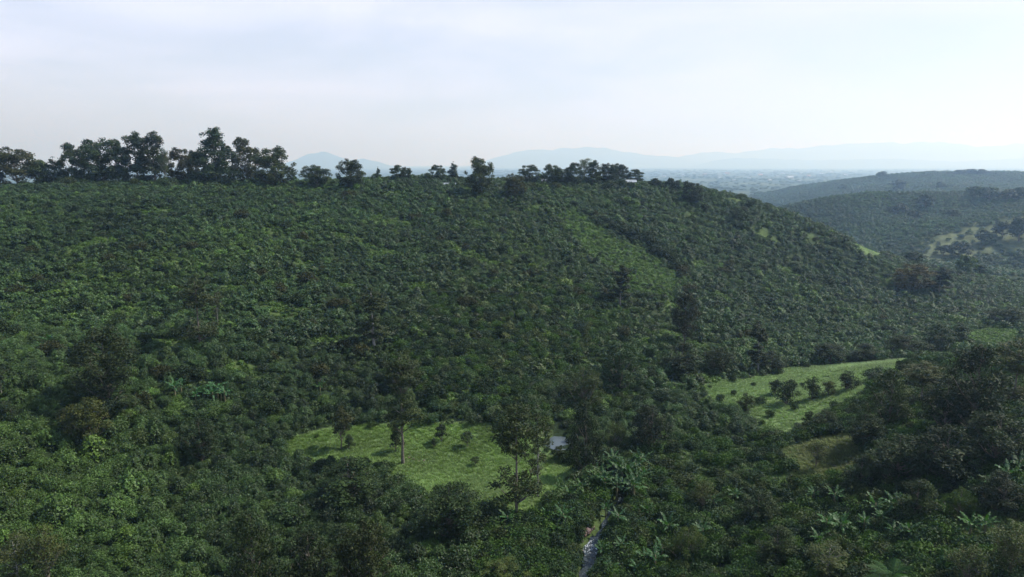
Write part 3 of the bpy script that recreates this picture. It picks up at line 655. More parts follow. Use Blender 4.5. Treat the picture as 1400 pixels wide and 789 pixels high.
T = [
 (4,254,202,36,'broad1','tree cut by the left edge of the picture at the crest',DK),
 (38,254,201,66,'broad2','low round brownish tree standing second from the left on the crest',(1.1,.85,.68)),
 (88,252,213,36,'cone0','small greenish cone shaped tree between the brownish round tree and the crest grove',(.85,.95,.85)),
 (72,250,218,24,'far0','faint pale treetop just right of the low brownish crest tree',(1.2,1.2,1.1)),
 (113,250,195,32,'broad1','slim dark tree at the left end of the tall crest grove',DK),
 (145,250,189,56,'broad0','broad dark round tree in the left of the tall crest grove',DK),
 (173,250,190,36,'broad1','greyish thin-leaved tree between the broad dark tree and the first spire on the crest',(.95,1,1)),
 (198,252,181,36,'step1','narrow tall tree with rounded tip in the middle of the crest grove',(.75,.85,.8)),
 (226,252,180,38,'step1','tall tree with a knobbly spire left of the reddish crest trees',(.8,.72,.66)),
 (238,254,203,18,'twig0','pale half bare tree in front of the crest grove',PL),
 (258,250,202,36,'broad1','reddish brown tree left of the tallest crest tree',RB),
 (279,250,204,28,'broad0','thin russet tree directly against the left side of the tallest crest tree',(1.15,.85,.65)),
 (305,254,174,64,'step0','tallest tree on the crest with a stepped cone shaped crown',(.68,.78,.74)),
 (347,252,188,42,'broad1','brown tinged tree with bare trunk just right of the tallest crest tree',(1.15,.85,.62)),
 (387,256,200,56,'broad0','large full round tree closing the crest grove on its right',(.9,.85,.7)),
 (440,254,225,40,'broad2','low spreading tree alone on the crest left of the dense knobbly tree',(.9,.9,.8)),
 (486,254,217,36,'broad0','dense dark knobbly tree standing alone under the right shoulder of the lone peak',(.75,.72,.62)),
 (522,246,227,11,'cone0','tiny pole-topped tree on the crest right of the lone dense tree',(.7,.8,.75)),
 (545,247,225,20,'broad1','left one of two small trees touching each other on the crest',(.9,1,.85)),
 (559,247,228,18,'broad0','right one of two small trees touching each other on the crest',(.65,.7,.7)),
 (602,247,225,24,'broad1','rounded tree next to a small cone tree above the white roofs',(.8,.9,.8)),
 (622,247,220,20,'cone0','small dark cone tree next to the rounded tree above the white roofs',(.6,.7,.7)),
 (588,248,236,10,'far0','smallest bush-like tree left of the pair above the white roofs',(.8,.9,.8)),
 (655,266,214,38,'broad0','round headed tree with dense lower skirt standing in front of the crest centre',(1,.95,.75)),
 (704,272,237,32,'broad2','brown leaved low tree just below the crest right of the round headed tree',(1.05,.8,.6)),
 (722,250,225,32,'broad1','leftmost tree of the long dark crest clump at centre right',(.75,.8,.75)),
 (752,250,224,28,'broad0','second tree of the centre right crest clump beside a small gap',DK),
 (768,250,230,30,'broad2','low dark tree in the left middle of the centre right crest clump',DK),
 (782,250,222,26,'broad1','dark tree before the pale thin one in the centre right crest clump',(.7,.75,.7)),
 (797,248,217,24,'twig0','pale thin-topped tree rising out of the centre right crest clump',(1.3,1.3,1)),
 (808,250,219,24,'step1','knobbly tree just right of the pale thin-topped one',(.8,.85,.7)),
 (828,250,223,30,'broad0','very dark tree near the right end of the long crest clump',VD),
 (845,250,223,30,'broad2','very dark broad tree ending the long crest clump on the right',VD),
 (866,250,231,24,'broad1','single tree behind the small shed right of the long crest clump',DK),
 (893,254,243,16,'far1','first of the small dark trees stepping down the crest to the right',VD),
 (911,256,243,13,'far0','second small dark tree stepping down the crest right of the shed',VD),
 (920,258,246,11,'far1','third small dark tree stepping down the crest right of the shed',VD),
 (932,260,247,10,'far0','last tiny tree before the crest drops away to the right',VD),
 (947,278,249,28,'broad1','dark tree on the brow where the crest starts to fall to the right',(.55,.55,.5)),
 (1006,304,283,20,'broad2','small round tree on the open coffee slope right of the falling brow',(.8,.85,.75)),
 (965,292,278,12,'far0','tiny dark tree on the upper slope below the brow',(.6,.6,.6)),
 # slope
 (848,418,361,30,'column0','dark tree beside the pale green strip in the middle of the slope',(.55,.55,.5)),
 (274,476,373,50,'sparse0','grey feathery tree with pale trunk on the left middle slope',(1.05,.95,.95)),
 (298,445,398,24,'sparse1','thin grey treetop just right of the feathery pale trunked tree',(1.0,.85,.85)),
 (511,478,392,40,'column1','upright grey-green tree in the centre left of the slope throwing a shadow to its left',(.8,.78,.7)),
 (150,560,444,76,'mass0','large dark tree with a sprawling crown on the lower left slope',(.6,.62,.5)),
 (122,608,538,54,'dark0','yellowish tree below the large dark sprawling one at the left',(1.1,.95,.6)),
 (175,570,536,38,'willow0','pale grey bush at the foot of the large sprawling tree at the left',(1.1,1.15,1.1)),
 (90,590,555,30,'dark1','small dark tree at the left of the yellowish one',(.55,.6,.55)),
 (276,630,568,46,'dark0','dark bluish round bush tree alone in the lower left coffee field',(.6,.7,.72)),
 (10,575,545,28,'willow0','small bluish tree at the left edge halfway down the field',(.7,.8,.85)),
 (2,540,500,26,'sparse1','thin dark tree at the left edge above the bluish one',(.6,.6,.55)),
 (552,528,484,46,'dark0','brownish bush tree behind the crown of the tall pole-trunked tree',(.8,.72,.5)),
 (551,634,474,60,'pole0','tall tree with long bare straight trunk in the grassy clearing',(.85,.85,.7)),
 (541,618,574,24,'small1','small dark tree against the bare trunk in the clearing',(.6,.65,.6)),
 (467,614,553,30,'small0','slim stemmed small tree at the left end of the grassy clearing',(.95,.8,.7)),
 (477,614,590,18,'small1','knee-high sapling right of the slim small tree in the clearing',(.8,.9,.75)),
 (604,604,574,22,'small1','dark sapling at the back edge of the clearing right of the bare trunk',(.6,.65,.6)),
 (639,612,588,18,'small0','small sapling on the grass nearer the pond',(.8,.9,.75)),
 (593,612,596,10,'small1','tiny shrub on the grass between the two saplings',(.9,1,.8)),
 (650,636,622,12,'small0','tiny shrub above the tree shadow on the grass',(.8,.9,.7)),
 (706,705,534,72,'sparse0','tall see-through tree at the right end of the clearing before the pond',(.8,.82,.6)),
 (735,680,560,42,'sparse1','thin tree leaning beside the tall see-through one',(.95,.9,.7)),
 (800,648,541,46,'dark1','dark tree on a thin trunk at the right bank of the pond',(.5,.58,.55)),
 (764,628,607,16,'small0','small bush on the grass just below the pond',(.7,.75,.6)),
 (846,532,462,60,'willow0','large blue-green bushy tree with spraying crown on the valley side',(.85,1.05,1.05)),
 (797,558,497,58,'willow1','dome shaped grey-green bush tree left of the large blue-green one',(1.15,1.1,1.0)),
 (890,618,548,50,'dark0','dark purplish round tree in the valley right of the pond',(.52,.52,.58)),
 (840,615,572,40,'willow1','olive bushy tree between the pond tree and the dark purplish one',(1.1,1.1,.8)),
 (935,475,398,34,'mass0','tall dark column tree on the slope above two dark bushes',(.5,.42,.4)),
 (932,512,466,52,'dark1','dark bush tree at the foot of the tall dark column',(.55,.6,.58)),
 (984,512,472,44,'dark0','dark spreading bush right of the column tree on the valley side',(.6,.62,.6)),
 (1036,510,436,28,'column1','leaning dark slim tree at the foot of the right slope',(.55,.55,.55)),
 (1245,398,360,50,'broad1','rust coloured tree on the right flank',(1.5,.85,.45)),
 (1284,402,364,28,'column0','dark upright tree right of the rust coloured one',(.5,.5,.48)),
 (1076,552,516,30,'dome0','largest of the round bushes on the left of the pasture knoll',(.65,.78,.65)),
 (1110,545,514,24,'dome1','neat round bush in the middle of the pasture knoll',(.7,.8,.65)),
 (1158,533,506,24,'dome1','very dark round bush on the right of the pasture knoll',(.42,.48,.45)),
 (1133,540,518,20,'dome0','yellowish bush between the middle and the very dark pasture bushes',(1.5,1.25,.7)),
 (1060,540,516,20,'dome0','smaller bush at the left foot of the pasture',(.7,.8,.7)),
 (1020,562,536,22,'dome1','bush at the lower left end of the pasture',(1.1,1,.7)),
 (1105,578,560,16,'dome0','dark round bush on the lower pasture edge',(.6,.7,.55)),
 # valley line behind the pasture
 (1055,508,478,34,'dark1','first dark bush tree of the valley line behind the pasture',(.55,.6,.58)),
 (1135,496,468,44,'dark0','wide dark bush tree in the valley line behind the pasture knoll',(.5,.58,.56)),
 (1180,494,468,40,'dark1','dark bush tree behind the top of the pasture',(.52,.56,.56)),
 (1240,488,456,52,'dark0','broad dark tree where the valley bends at the right',(.6,.64,.56)),
 (1285,482,440,50,'dark1','blue-green bushy tree left of the bright grass patch',(.62,.78,.74)),
 (1310,472,438,34,'small1','small tree touching the left end of the bright grass patch',(.75,.85,.75)),
 (1375,446,418,44,'dark0','dark bush above the bright grass patch at the right edge',(.55,.62,.56)),
 # right hillside thicket
 (1328,596,466,84,'dark1','biggest blackish tree of the right hillside',VD),
 (1290,590,512,60,'dark0','blackish tree leaning on the left of the biggest one',(.45,.5,.48)),
 (1383,560,458,64,'sparse0','grey brown thin crowned tree right of the biggest blackish tree',(1.25,1.05,.85)),
 (1214,590,500,60,'dark1','olive tree at the left front of the right hillside thicket',(.85,.9,.7)),
 (1258,560,490,60,'sparse0','brown twiggy tree between the olive tree and the blackish one',(1.2,1.0,.72)),
 (1180,612,562,48,'dark0','rounded dark tree beside the brown bare patch',(.62,.68,.62)),
 (1225,660,588,80,'dark0','wide dark grey-green tree in the middle of the right hillside',(.58,.66,.66)),
 (1290,660,578,84,'dark1','wide dark tree under the biggest blackish one',(.48,.54,.54)),
 (1360,640,560,80,'dark0','large dark tree at the right edge below the grey brown one',(.52,.58,.56)),
 (1175,672,618,50,'dark1','low dark tree right below the brown bare patch',(.55,.64,.62)),
 (1128,590,560,34,'dark0','small grey bush above the brown bare patch',(.75,.8,.75)),
 (1250,720,650,60,'dark1','dark tree on the lower right hillside',(.6,.68,.5)),
 (1310,712,662,44,'willow1','yellow-green bushy tree in the lower right thicket',(1.1,1.3,.6)),
 (1370,700,640,60,'dark1','dark tree near the right edge above the dry scrub',(.45,.5,.48)),
 (1115,640,600,36,'twig0','bare twiggy shrub above the middle of the right thicket',(1.2,1.1,.8)),
 (1035,720,670,50,'dark0','dark tree in the bottom right bushes',(.6,.68,.6)),
 (960,700,655,40,'twig0','half bare shrub with grey stems right of the banana grove',(1.2,1.1,.8)),
 (1060,775,715,60,'dark1','dark tree near the bottom edge left of the palm',(.62,.68,.58)),
 (940,770,715,60,'willow1','bright olive bushy tree at the bottom right of the stream',(1.2,1.25,.6)),
 (1130,800,740,60,'sparse1','grey olive thin tree at the bottom edge left of the palm',(1.2,1.1,.8)),
 (1380,800,715,70,'twig0','dry grey scrub tree in the bottom right corner',(1.3,1.15,.9)),
 (1320,810,740,60,'twig0','dry grey scrub tree right of the palm',(1.2,1.15,.9)),
 # lower left foreground
 (350,815,685,74,'dark1','dark grey-green tree at the bottom left of centre',(.6,.68,.52)),
 (500,815,700,70,'dark0','dark brownish tree at the bottom centre left',(.55,.52,.36)),
 (425,815,720,70,'dark1','darkest tree at the bottom between the grey-green and brownish ones',(.38,.43,.33)),
 (615,735,655,84,'dark0','wide dark green tree below the clearing',(.62,.75,.6)),
 (478,690,625,90,'dark1','broad dark coffee-green tree at the lower edge of the clearing',(.62,.78,.58)),
 (70,815,715,60,'twig0','bare grey twig tree in the bottom left corner',(1.2,1.05,.75)),
 (28,815,725,60,'sparse1','grey brown thin tree in the bottom left corner',(1.2,1.05,.8)),
 (690,800,765,70,'willow1','pale flowering looking bush at the bottom centre',(1.7,1.6,1.0)),
 # far hills
 (1205,244,234,14,'far1','lone dark tree on the left shoulder of the farthest ridge',DK),
 (1152,262,252,12,'far0','tree on the falling left end of the farthest ridge',DK),
 (1315,240,232,22,'far1','left tree of the group on top of the farthest ridge',(.7,.75,.7)),
 (1327,240,231,18,'far0','middle tree of the group on top of the farthest ridge',(.7,.7,.65)),
 (1343,240,231,16,'far1','right tree of the group on top of the farthest ridge',(.75,.7,.7)),
 (1226,262,246,20,'far0','dark tree halfway down the farthest ridge',(.6,.65,.6)),
 (1285,260,248,14,'far1','second dark tree halfway down the farthest ridge',(.6,.65,.6)),
 (1331,272,254,22,'far1','left tree of the dark group beside the houses on the second hill',(.6,.7,.6)),
 (1352,276,256,30,'far0','large tree of the dark group in front of the houses on the second hill',(.6,.72,.6)),
 (1376,276,258,26,'far1','right tree of the group beside the houses on the second hill',(.75,.7,.6)),
 (1397,274,256,20,'far0','tree at the right edge beside the houses on the second hill',(.6,.65,.6)),
 (1265,285,266,22,'far0','dark round tree on the face of the second hill',(.5,.55,.55)),
 (1227,296,278,26,'far1','wide dark tree left of the round one on the second hill',(.55,.55,.6)),
 (1252,302,288,20,'far0','small dark tree below the round one on the second hill',(.5,.55,.55)),
 (1300,300,286,22,'far1','small dark tree at the middle right of the second hill',(.5,.6,.5)),
 (1370,325,302,26,'far0','tall dark tree on the dry grass spur at the right',(.5,.5,.5)),
 (1392,330,296,30,'far1','big dark tree on the dry grass spur at the right edge',(.5,.55,.5)),
 (1345,335,314,20,'far1','dark tree on the left of the dry grass spur',(.45,.5,.5)),
 (1310,352,330,34,'far0','blackish clump-like tree at the foot of the dry grass spur',(.45,.48,.52)),
 (1290,350,334,22,'far1','small blackish tree at the left foot of the dry grass spur',(.45,.5,.55)),
 (1250,362,344,28,'far0','dark tree in the gap between the main hill and the dry spur',(.5,.58,.58)),
 (1320,378,348,26,'far1','pale green tree in the hollow beyond the right flank',(1.3,1.4,1.1)),
 (1340,378,362,16,'far0','dark tree right of the pale green one in the hollow',(.5,.55,.6)),
]
for e_ in T:
    crest = e_[1] < 262 and e_[0] < 940
    tree(e_[0], e_[1], e_[2], e_[3], e_[4], e_[5], e_[6], dy=-8.0 - (e_[0] * 7 % 5) if crest else 0.0)

# dark hedge line along the ravine edge on the slope: shrubs one by one
SHR = [shrub_mesh('shrub', 400 + i, 900, 1.7, 2.6, .26, M_TREE) for i in range(4)]
def shrub(spot, sc, tint, label, group=None, m=None, cat='shrub', name='shrub'):
    o_ = link(name, SHR[m if m is not None else int(rng.integers(0, 4))], None, tint)
    o_.location = (spot[0], spot[1], spot[2] - .15); o_.rotation_euler = (0, 0, rng.random() * 6.28)
    o_.scale = (sc * rng.uniform(.85, 1.2), sc * rng.uniform(.85, 1.2), sc * rng.uniform(.8, 1.3)); tag(o_, label, cat, group); return o_
hp = [(815,300),(835,312),(860,322),(885,334),(905,350),(925,362),(938,378)]
for i in range(38):
    t_ = i / 37 * 5.999; a = int(t_); w = t_ - a; x_ = hp[a][0] * (1 - w) + hp[a + 1][0] * w; y_ = hp[a][1] * (1 - w) + hp[a + 1][1] * w
    shrub(ground(x_ + rng.uniform(-9, 7), y_ + rng.uniform(-4, 5)), rng.uniform(.9, 2.5), (.42, .52, .42) if i % 9 else (.65, .5, .36), 'dark shrub in the diagonal hedge line beside the pale green strip', 'shrubs of the diagonal hedge')

# darker, taller bushes standing out of the coffee all over the slope
n_ = 0
EXTRA = []
while n_ < 190:
    x_, y_ = rng.uniform(-10, 1240), 262 + 330 * rng.random() ** 1.25
    if x_ > 880 and y_ > 470: continue
    gp = ground(x_, y_)
    if gp[1] > 440 or any(inside(q_, gp[:1], gp[1:2])[0] for q_ in (Z_CLEAR, Z_STRIP, Z_PAST)): continue
    n_ += 1; hi = y_ < 400
    for c_ in range(1 + (n_ % 3 == 0)):
        g2 = gp + np.array([c_ * 2.5, c_ * 1.5, 0])
        if n_ % 5 < 3 or c_: EXTRA.append((g2, rng.uniform(1.1, 1.9), np.array([(.5, .62, .55), (.6, .7, .5), (.8, .62, .45), (.45, .55, .5)][n_ % 4]))); continue
        col3 = 'left' if x_ < 330 else ('centre' if x_ < 720 else 'right'); where = {('left', True): 'below the tall crest grove', ('centre', True): 'between the crest and the middle of the hill', ('right', True): 'around the pale green strip and the right shoulder', ('left', False): 'near the feathery and sprawling trees at left', ('centre', False): 'above the grassy clearing', ('right', False): 'between the pond and the pale green strip'}[(col3, hi)]
        shrub(g2, rng.uniform(1.1, 1.9), np.array([(.5, .62, .55), (.6, .7, .5), (.8, .62, .45), (.45, .55, .5)][n_ % 4]) * rng.uniform(.85, 1.15),
          'dark taller bush in the coffee ' + where, 'dark bushes ' + where)
# ragged margins of the meadow and the pasture
for poly, lab, grp, cnt in ((Z_CLEAR, 'low leafy bush on the ragged margin of the grassy clearing', 'bushes round the clearing', 34), (Z_PAST, 'low leafy bush on the ragged margin of the pasture knoll', 'bushes round the pasture', 28)):
    for i in range(cnt):
        t_ = (i + rng.random() * .8) / cnt * len(poly); a = int(t_) % len(poly); w = t_ - int(t_); q_ = poly[a] * (1 - w) + poly[(a + 1) % len(poly)] * w + rng.normal(size=2) * 1.6
        if np.hypot(q_[0] - POND[0], q_[1] - POND[1]) < 5.5: continue
        shrub((q_[0], q_[1], float(height(q_[0], q_[1])[0])), rng.uniform(.35, 1.0), np.array([(.7, .95, .6), (.9, 1.1, .6), (.55, .7, .55)][i % 3]), lab, grp)
for (x0_, y0_, s_) in [(948,548,.9),(962,538,.7),(985,548,1.0),(1003,540,.6),(1040,552,.9),(1052,570,.8),(1085,560,.7),(1097,528,.6),(1140,560,1.0),(1160,552,.8),(1172,528,.7),(1190,512,.9),(1030,528,.5),(1122,575,.9)]:
    shrub(ground(x0_, y0_), s_, (.7, .88, .6), 'small bush standing by itself on the grass of the pasture knoll', 'small bushes on the pasture')
for (x0_, y0_, s_) in [(748,617,.5),(756,620,.4),(781,614,.6),(779,602,.8),(747,594,.6),(783,592,1.0)]:
    shrub(ground(x0_, y0_), s_, (.75, .95, .6), 'low bush on the rim of the pond', 'bushes round the pond')
# low scrub under the crest trees
for i in range(46):
    x_ = rng.uniform(-5, 415) if i < 34 else rng.uniform(695, 880); gp = ground(x_, 256); gp[1] -= rng.uniform(2, 9); gp[2] = float(height(gp[0], gp[1])[0])
    shrub(gp, rng.uniform(1.1, 2.3), np.array([(.7, .85, .7), (.6, .7, .65), (.95, .85, .6)][i % 3]), 'low scrub bush under the tall tree grove on the crest at left' if i < 34 else 'low scrub bush under the long dark tree clump on the crest at centre right', 'scrub under the left crest grove' if i < 34 else 'scrub under the centre right crest clump')
# ------------------------------------------------------------------ banana plants and palm
def banana_leaf(seed, Ln, W, arch):
    g = random.Random(seed); v = []; f = []; lv = []
    n = 12; pts = []
    for i in range(n + 1):
        t_ = i / n
        x = Ln * (t_ * .85 - .18 * arch * t_ ** 2); z = Ln * (.62 * t_ - .55 * arch * t_ ** 2)
        pts.append((x, z, W * (.06 if t_ < .12 else math.sin(math.pi * min(1, (t_ - .1) / .88) ** .75) ** .6 * .5 + .02)))
    for i, (x, z, w) in enumerate(pts):
        for s in (-1, 0, 1): v.append((x + g.uniform(-.05, .05) * abs(s), s * w * g.uniform(.45, 1.1), z - abs(s) * w * g.uniform(-.35, .55)))
    for i in range(n):
        a = i * 3; f += [(a, a + 1, a + 4, a + 3), (a + 1, a + 2, a + 5, a + 4)]
    me = bpy.data.meshes.new('leaf'); me.from_pydata(v, [], f); me.update(); me.materials.append(M_BANANA)
    at_ = me.attributes.new('leafvar', 'FLOAT', 'FACE'); at_.data.foreach_set('value', [g.uniform(.3, .7) for _ in f]); return me
BL = [banana_leaf(1, 2.5, .55, .45), banana_leaf(2, 2.5, .55, .9), banana_leaf(3, 2.4, .5, 1.35), banana_leaf(4, 1.9, .45, .1)]
b = MB(); b.tube([(0, 0, -.3), (.02, 0, 1), (0, .02, 2.0), (0, 0, 2.6)], [.17, .15, .12, .06], 8); BSTEM = b.mesh('stem', M_STEM)
def banana(spot, sc, label, group=None, tint=(1, 1, 1), n=8):
    e = empty('banana_plant', (spot[0], spot[1], spot[2]), rng.random() * 6.28, sc); tag(e, label, 'banana plant', group)
    link('stem', BSTEM, e)
    for i in range(n):
        k = [3, 0, 0, 0, 1, 1, 0, 2, 1, 2][i % 10]
        lf = link('leaf', BL[k], e, np.array(tint) * rng.uniform(.75, 1.2)); lf.location = (0, 0, 2.35 - .06 * i)
        lf.rotation_euler = (rng.uniform(-.25, .25), rng.uniform(-.55 if k == 3 else -.35, .1), i * 2.4 + rng.uniform(-.3, .3))
    return e
BN = [
 ('banana plant in the grove right of the pond tree', 'banana plants of the grove by the stream', [(818,672),(832,668),(846,676),(858,665),(870,672),(838,655),(852,650),(868,655),(880,662),(824,650),(843,685),(862,682),(826,678),(838,645),(875,650),(850,668),(866,688),(815,660)], (.95,1.05,.95)),
 ('banana plant at the right corner of the clearing', 'banana plants at the clearing corner', [(765,680),(792,684),(778,690)], (1.2,1.25,.9)),
 ('banana plant on the left bank below the clearing', 'banana plants on the left bank', [(694,725),(748,715),(757,735),(741,745),(770,725)], (.95,1.2,.9)),
 ('banana plant overhanging the right bank of the stream', 'banana plants on the right bank', [(822,765),(845,725),(835,790),(828,708),(850,760)], (.9,1.1,.95)),
 ('banana plant with upright leaves at the bottom right of the stream', 'banana plants at the bottom edge', [(880,775),(895,785),(870,790),(905,770)], (.95,1.15,1.0)),
 ('banana plant among shrubs right of the banana grove', 'banana plants among the shrubs', [(885,712),(960,742),(975,700),(1005,690),(912,740)], (.95,1.1,1.0)),
 ('banana plant in the row below the brown bare patch', 'banana plants below the bare patch', [(1112,690),(1140,695),(1128,735),(1148,742),(1118,755)], (1.0,1.2,.9)),
 ('banana plant in the middle of the lower right thicket', 'banana plants in the lower right thicket', [(1195,712),(1205,722),(1222,712),(1232,700),(1240,745),(1220,742),(1180,730)], (1.0,1.15,1.05)),
 ('banana plant at the shady right edge of the thicket', 'banana plants at the right edge', [(1320,655),(1375,670),(1355,680),(1392,655)], (.8,1.0,.9)),
 ('banana plant beside the dry scrub at the right', 'banana plants beside the dry scrub', [(1325,738),(1345,735)], (1.05,1.3,.7)),
 ('banana plant in the dark clump on the left slope', 'banana plants of the left slope clump', [(268,552),(280,548),(292,553),(303,550),(313,548),(286,542),(240,545),(248,535),(274,545),(298,545),(308,552)], (1.3,1.55,1.7)),
 ('banana plant among coffee bushes on the upper left slope', 'banana plants on the upper left slope', [(58,482),(68,478),(438,540)], (1.1,1.3,1.0)),
]
for lab, grp, spots, tn in BN:
    for (x_, y_) in spots:
        gp = ground(x_, y_); banana(gp, rng.uniform(.8, 1.3) * (1.25 if 'grove by' in grp else 1.0), lab, grp, tn, int(rng.integers(9, 13)))

def palm_frond(seed):
    g = np.random.default_rng(seed); q = []; n = 26; L_ = 4.2
    def rc(t_): return np.array([L_ * (t_ * .9 - .12 * t_ ** 2), 0, L_ * (.75 * t_ - .78 * t_ ** 2)])
    for i in range(n):
        t_ = .12 + .86 * i / n; c0 = rc(t_); ll = 1.0 * math.sin(math.pi * (.15 + .8 * t_)) + .15
        for s in (-1, 1):
            tip = c0 + np.array([ll * .55, s * ll * .75, -ll * .35 + g.uniform(-.08, .08)])
            q.append([c0 + (0, 0, 0), c0 + (.09, 0, 0), tip + (.02, 0, 0), tip])
    for i in range(10):
        a, b_ = rc(i / 10), rc((i + 1) / 10); q.append([a + (0, -.035, 0), a + (0, .035, 0), b_ + (0, .03, 0), b_ + (0, -.03, 0)])
    return quads_mesh('frond', np.array(q), M_BANANA, lv=g.uniform(.3, .8, len(q)))
PF = [palm_frond(5), palm_frond(6)]
def palm(px, py, label):
    gp = ground(px, py); e = empty('palm_tree', gp, 0, 1.0); tag(e, label, 'palm')
    b = MB(); b.tube([(0, 0, -.3), (.05, 0, 1.2), (0, .05, 2.6)], [.22, .17, .14], 8); link('trunk', b.mesh('trunk', M_BARK), e)
    for i in range(15):
        f_ = link('frond', PF[i % 2], e, (.9, 1.0, .7)); f_.location = (0, 0, 2.5); f_.rotation_euler = (rng.uniform(-.1, .1), rng.uniform(-.55, .35) if i > 3 else -.8, i * 2.4)
    return e
palm(1216, 822, 'feathery palm with arching fronds at the bottom edge right')

# ------------------------------------------------------------------ mixed shrubs of the gully and thicket
def sample_zone(poly, n, lo_d=0, hi_d=1e9, mindist=1.6):
    x0, y0 = poly.min(0); x1, y1 = poly.max(0); x = rng.uniform(x0, x1, n * 6); y = rng.uniform(y0, y1, n * 6)
    m = inside(poly, x, y, .5); x, y = x[m][:n], y[m][:n]; return x, y
x1_, y1_ = sample_zone(Z_THICK, 5200); x2_, y2_ = sample_zone(Z_BANK, 900)
x3_, y3_ = sample_zone(Z_MIXED, 1500); x_, y_ = np.concatenate([x1_, x2_, x3_]), np.concatenate([y1_, y2_, y3_])
m = ~(inside(Z_CLEAR, x_, y_) | inside(Z_PAST, x_, y_) | inside(Z_BROWN, x_, y_) | inside(Z_BARE, x_, y_)) & (np.hypot(x_ - POND[0], y_ - POND[1]) > 5.6)
for z_ in Z_PATCH: m &= ~inside(z_, x_, y_)
m &= (stream_dist(x_, y_)[0] > 2.3) & ~(inside(Z_OPEN, x_, y_) & (rng.random(len(x_)) < .55))
x_, y_ = x_[m], y_[m]; z_s = height(x_, y_); pp = np.stack([x_, y_, z_s], 1); m = in_view(pp, 120, 0, 900) & (y_ > 66); pp = pp[m]
sx_, sy_, sf_ = project(pp + (0, 0, 1))
inn = (sx_ > 5) & (sx_ < 1395) & (sy_ < 780); od = np.argsort(np.where(inn, sf_, 1e9)); pk = od[:112]
SCOL = [(.8, 1.15, .75), (.6, .85, .7), (1.0, 1.4, .6), (1.0, 1.0, .75), (.5, .68, .68), (1.1, 1.5, .6)]
shr_protos = []
for n_, i in enumerate(pk):
    q_ = int(np.searchsorted([740, 960, 1190], sx_[i])); und = ['on the left bank of the stream', 'between the stream and the half bare shrubs', 'between the half bare shrubs and the palm', 'right of the palm'][q_]
    o_ = shrub(pp[i], rng.uniform(.7, 1.35), np.array(SCOL[int(rng.integers(0, 6))]) * rng.uniform(.8, 1.15),
          'leafy shrub in the tangled undergrowth ' + und, 'undergrowth shrubs ' + und, n_ % 4)
    if n_ < 4: shr_protos.append(o_)
rs = od[112:]; ns = len(rs)
tn = np.array(SCOL)[rng.integers(0, 6, ns)] * rng.uniform(.65, 1.15, (ns, 1)); s_ = rng.uniform(.5, 1.35, (ns, 1)) * rng.uniform(.85, 1.2, (ns, 3))
ex = np.array([e_[0] for e_ in EXTRA]); ne = len(ex)
scatter('undergrowth', np.vstack([pp[rs], ex]) - (0, 0, .2), rng.random(ns + ne) * 6.28, np.vstack([s_, np.array([[e_[1]] * 3 for e_ in EXTRA])]), np.vstack([tn, np.array([e_[2] for e_ in EXTRA])]), rng.integers(0, 4, ns + ne), shr_protos, 'tangled mixed undergrowth filling the gully and the right hillside')

# low weeds on the ground between the coffee bushes and on the banks
M_WEED = foliage('weed_leaf', (.045, .085, .022), (.085, .13, .035), .8, .5, .3, .25)
WD = [link('weed_clump', shrub_mesh('weed_clump', 600 + i, 130, .8, .55, .28, M_WEED, 7), None, (1, 1, 1)) for i in range(2)]
for o_, (x0_, y0_) in zip(WD, [(700, 708), (722, 712)]): o_.location = ground(x0_, y0_); tag(o_, 'low weed clump on the bank just below the clearing', 'weed', 'weed clumps below the clearing')
def near_pts(n, y0, y1):  # even over the wedge in view
    d = np.sqrt(rng.uniform(y0 ** 2, y1 ** 2, n)); u = rng.uniform(-.86, .86, n); x = u * d; return x, d
wx, wy = near_pts(60000, 72, 400)
# thinner with distance, thicker in open places
openz = inside(Z_STRIP, wx, wy, 2) | inside(Z_STRIP2, wx, wy, 2) | inside(Z_BANK, wx, wy) | ((wob(wx, wy, 6.5, 5.1) > .56) & (wy > 165))
for z_ in Z_PATCH: openz |= inside(z_, wx, wy)
kp = (rng.random(len(wx)) < np.where(openz, 1, np.where(wy < 190, .75, .35))) & ~inside(Z_CLEAR, wx, wy) & ~inside(Z_PAST, wx, wy) & ~inside(Z_BROWN, wx, wy) & (np.hypot(wx - POND[0], wy - POND[1]) > 8) & (stream_dist(wx, wy)[0] > 1.9)
wx, wy, openz = wx[kp], wy[kp], openz[kp]; wz = height(wx, wy); nw = len(wx)
tn = np.where(openz[:, None], (1.35, 1.45, 1.0), (1, 1, 1)) * rng.uniform(.7, 1.25, (nw, 1)); s_ = rng.uniform(.7, 1.7, (nw, 1)) * (1, 1, 1)
scatter('weeds', np.stack([wx, wy, wz - .05], 1), rng.random(nw) * 6.28, s_, tn, rng.integers(0, 2, nw), WD, 'low weeds growing between the coffee rows and on the banks')

# grass
def tuft(seed):
    g = np.random.default_rng(seed); n = 26; a = g.random(n) * 6.28; r = g.random(n) * .28; h = g.uniform(.10, .26, n)
    c = np.stack([np.cos(a) * r, np.sin(a) * r, np.zeros(n)], 1); d = np.stack([np.cos(a) * h * 1.2, np.sin(a) * h * 1.2, h], 1); w = np.stack([-np.sin(a), np.cos(a), 0 * a], 1) * .035
    return quads_mesh('grass_tuft', np.stack([c - w, c + w, c + d + w * .2, c + d - w * .2], 1), M_GRASS, lv=g.random(n))
GT = [link('grass_tuft', tuft(700 + i), None, (1, 1, 1)) for i in range(2)]
for o_, (x0_, y0_) in zip(GT, [(590, 628), (618, 634)]): o_.location = ground(x0_, y0_); o_.scale = (1.3, 1.3, 1.4); tag(o_, 'short grass tuft in the middle of the clearing', 'grass tuft', 'grass tufts in the clearing')
gp_ = []; gt_ = []
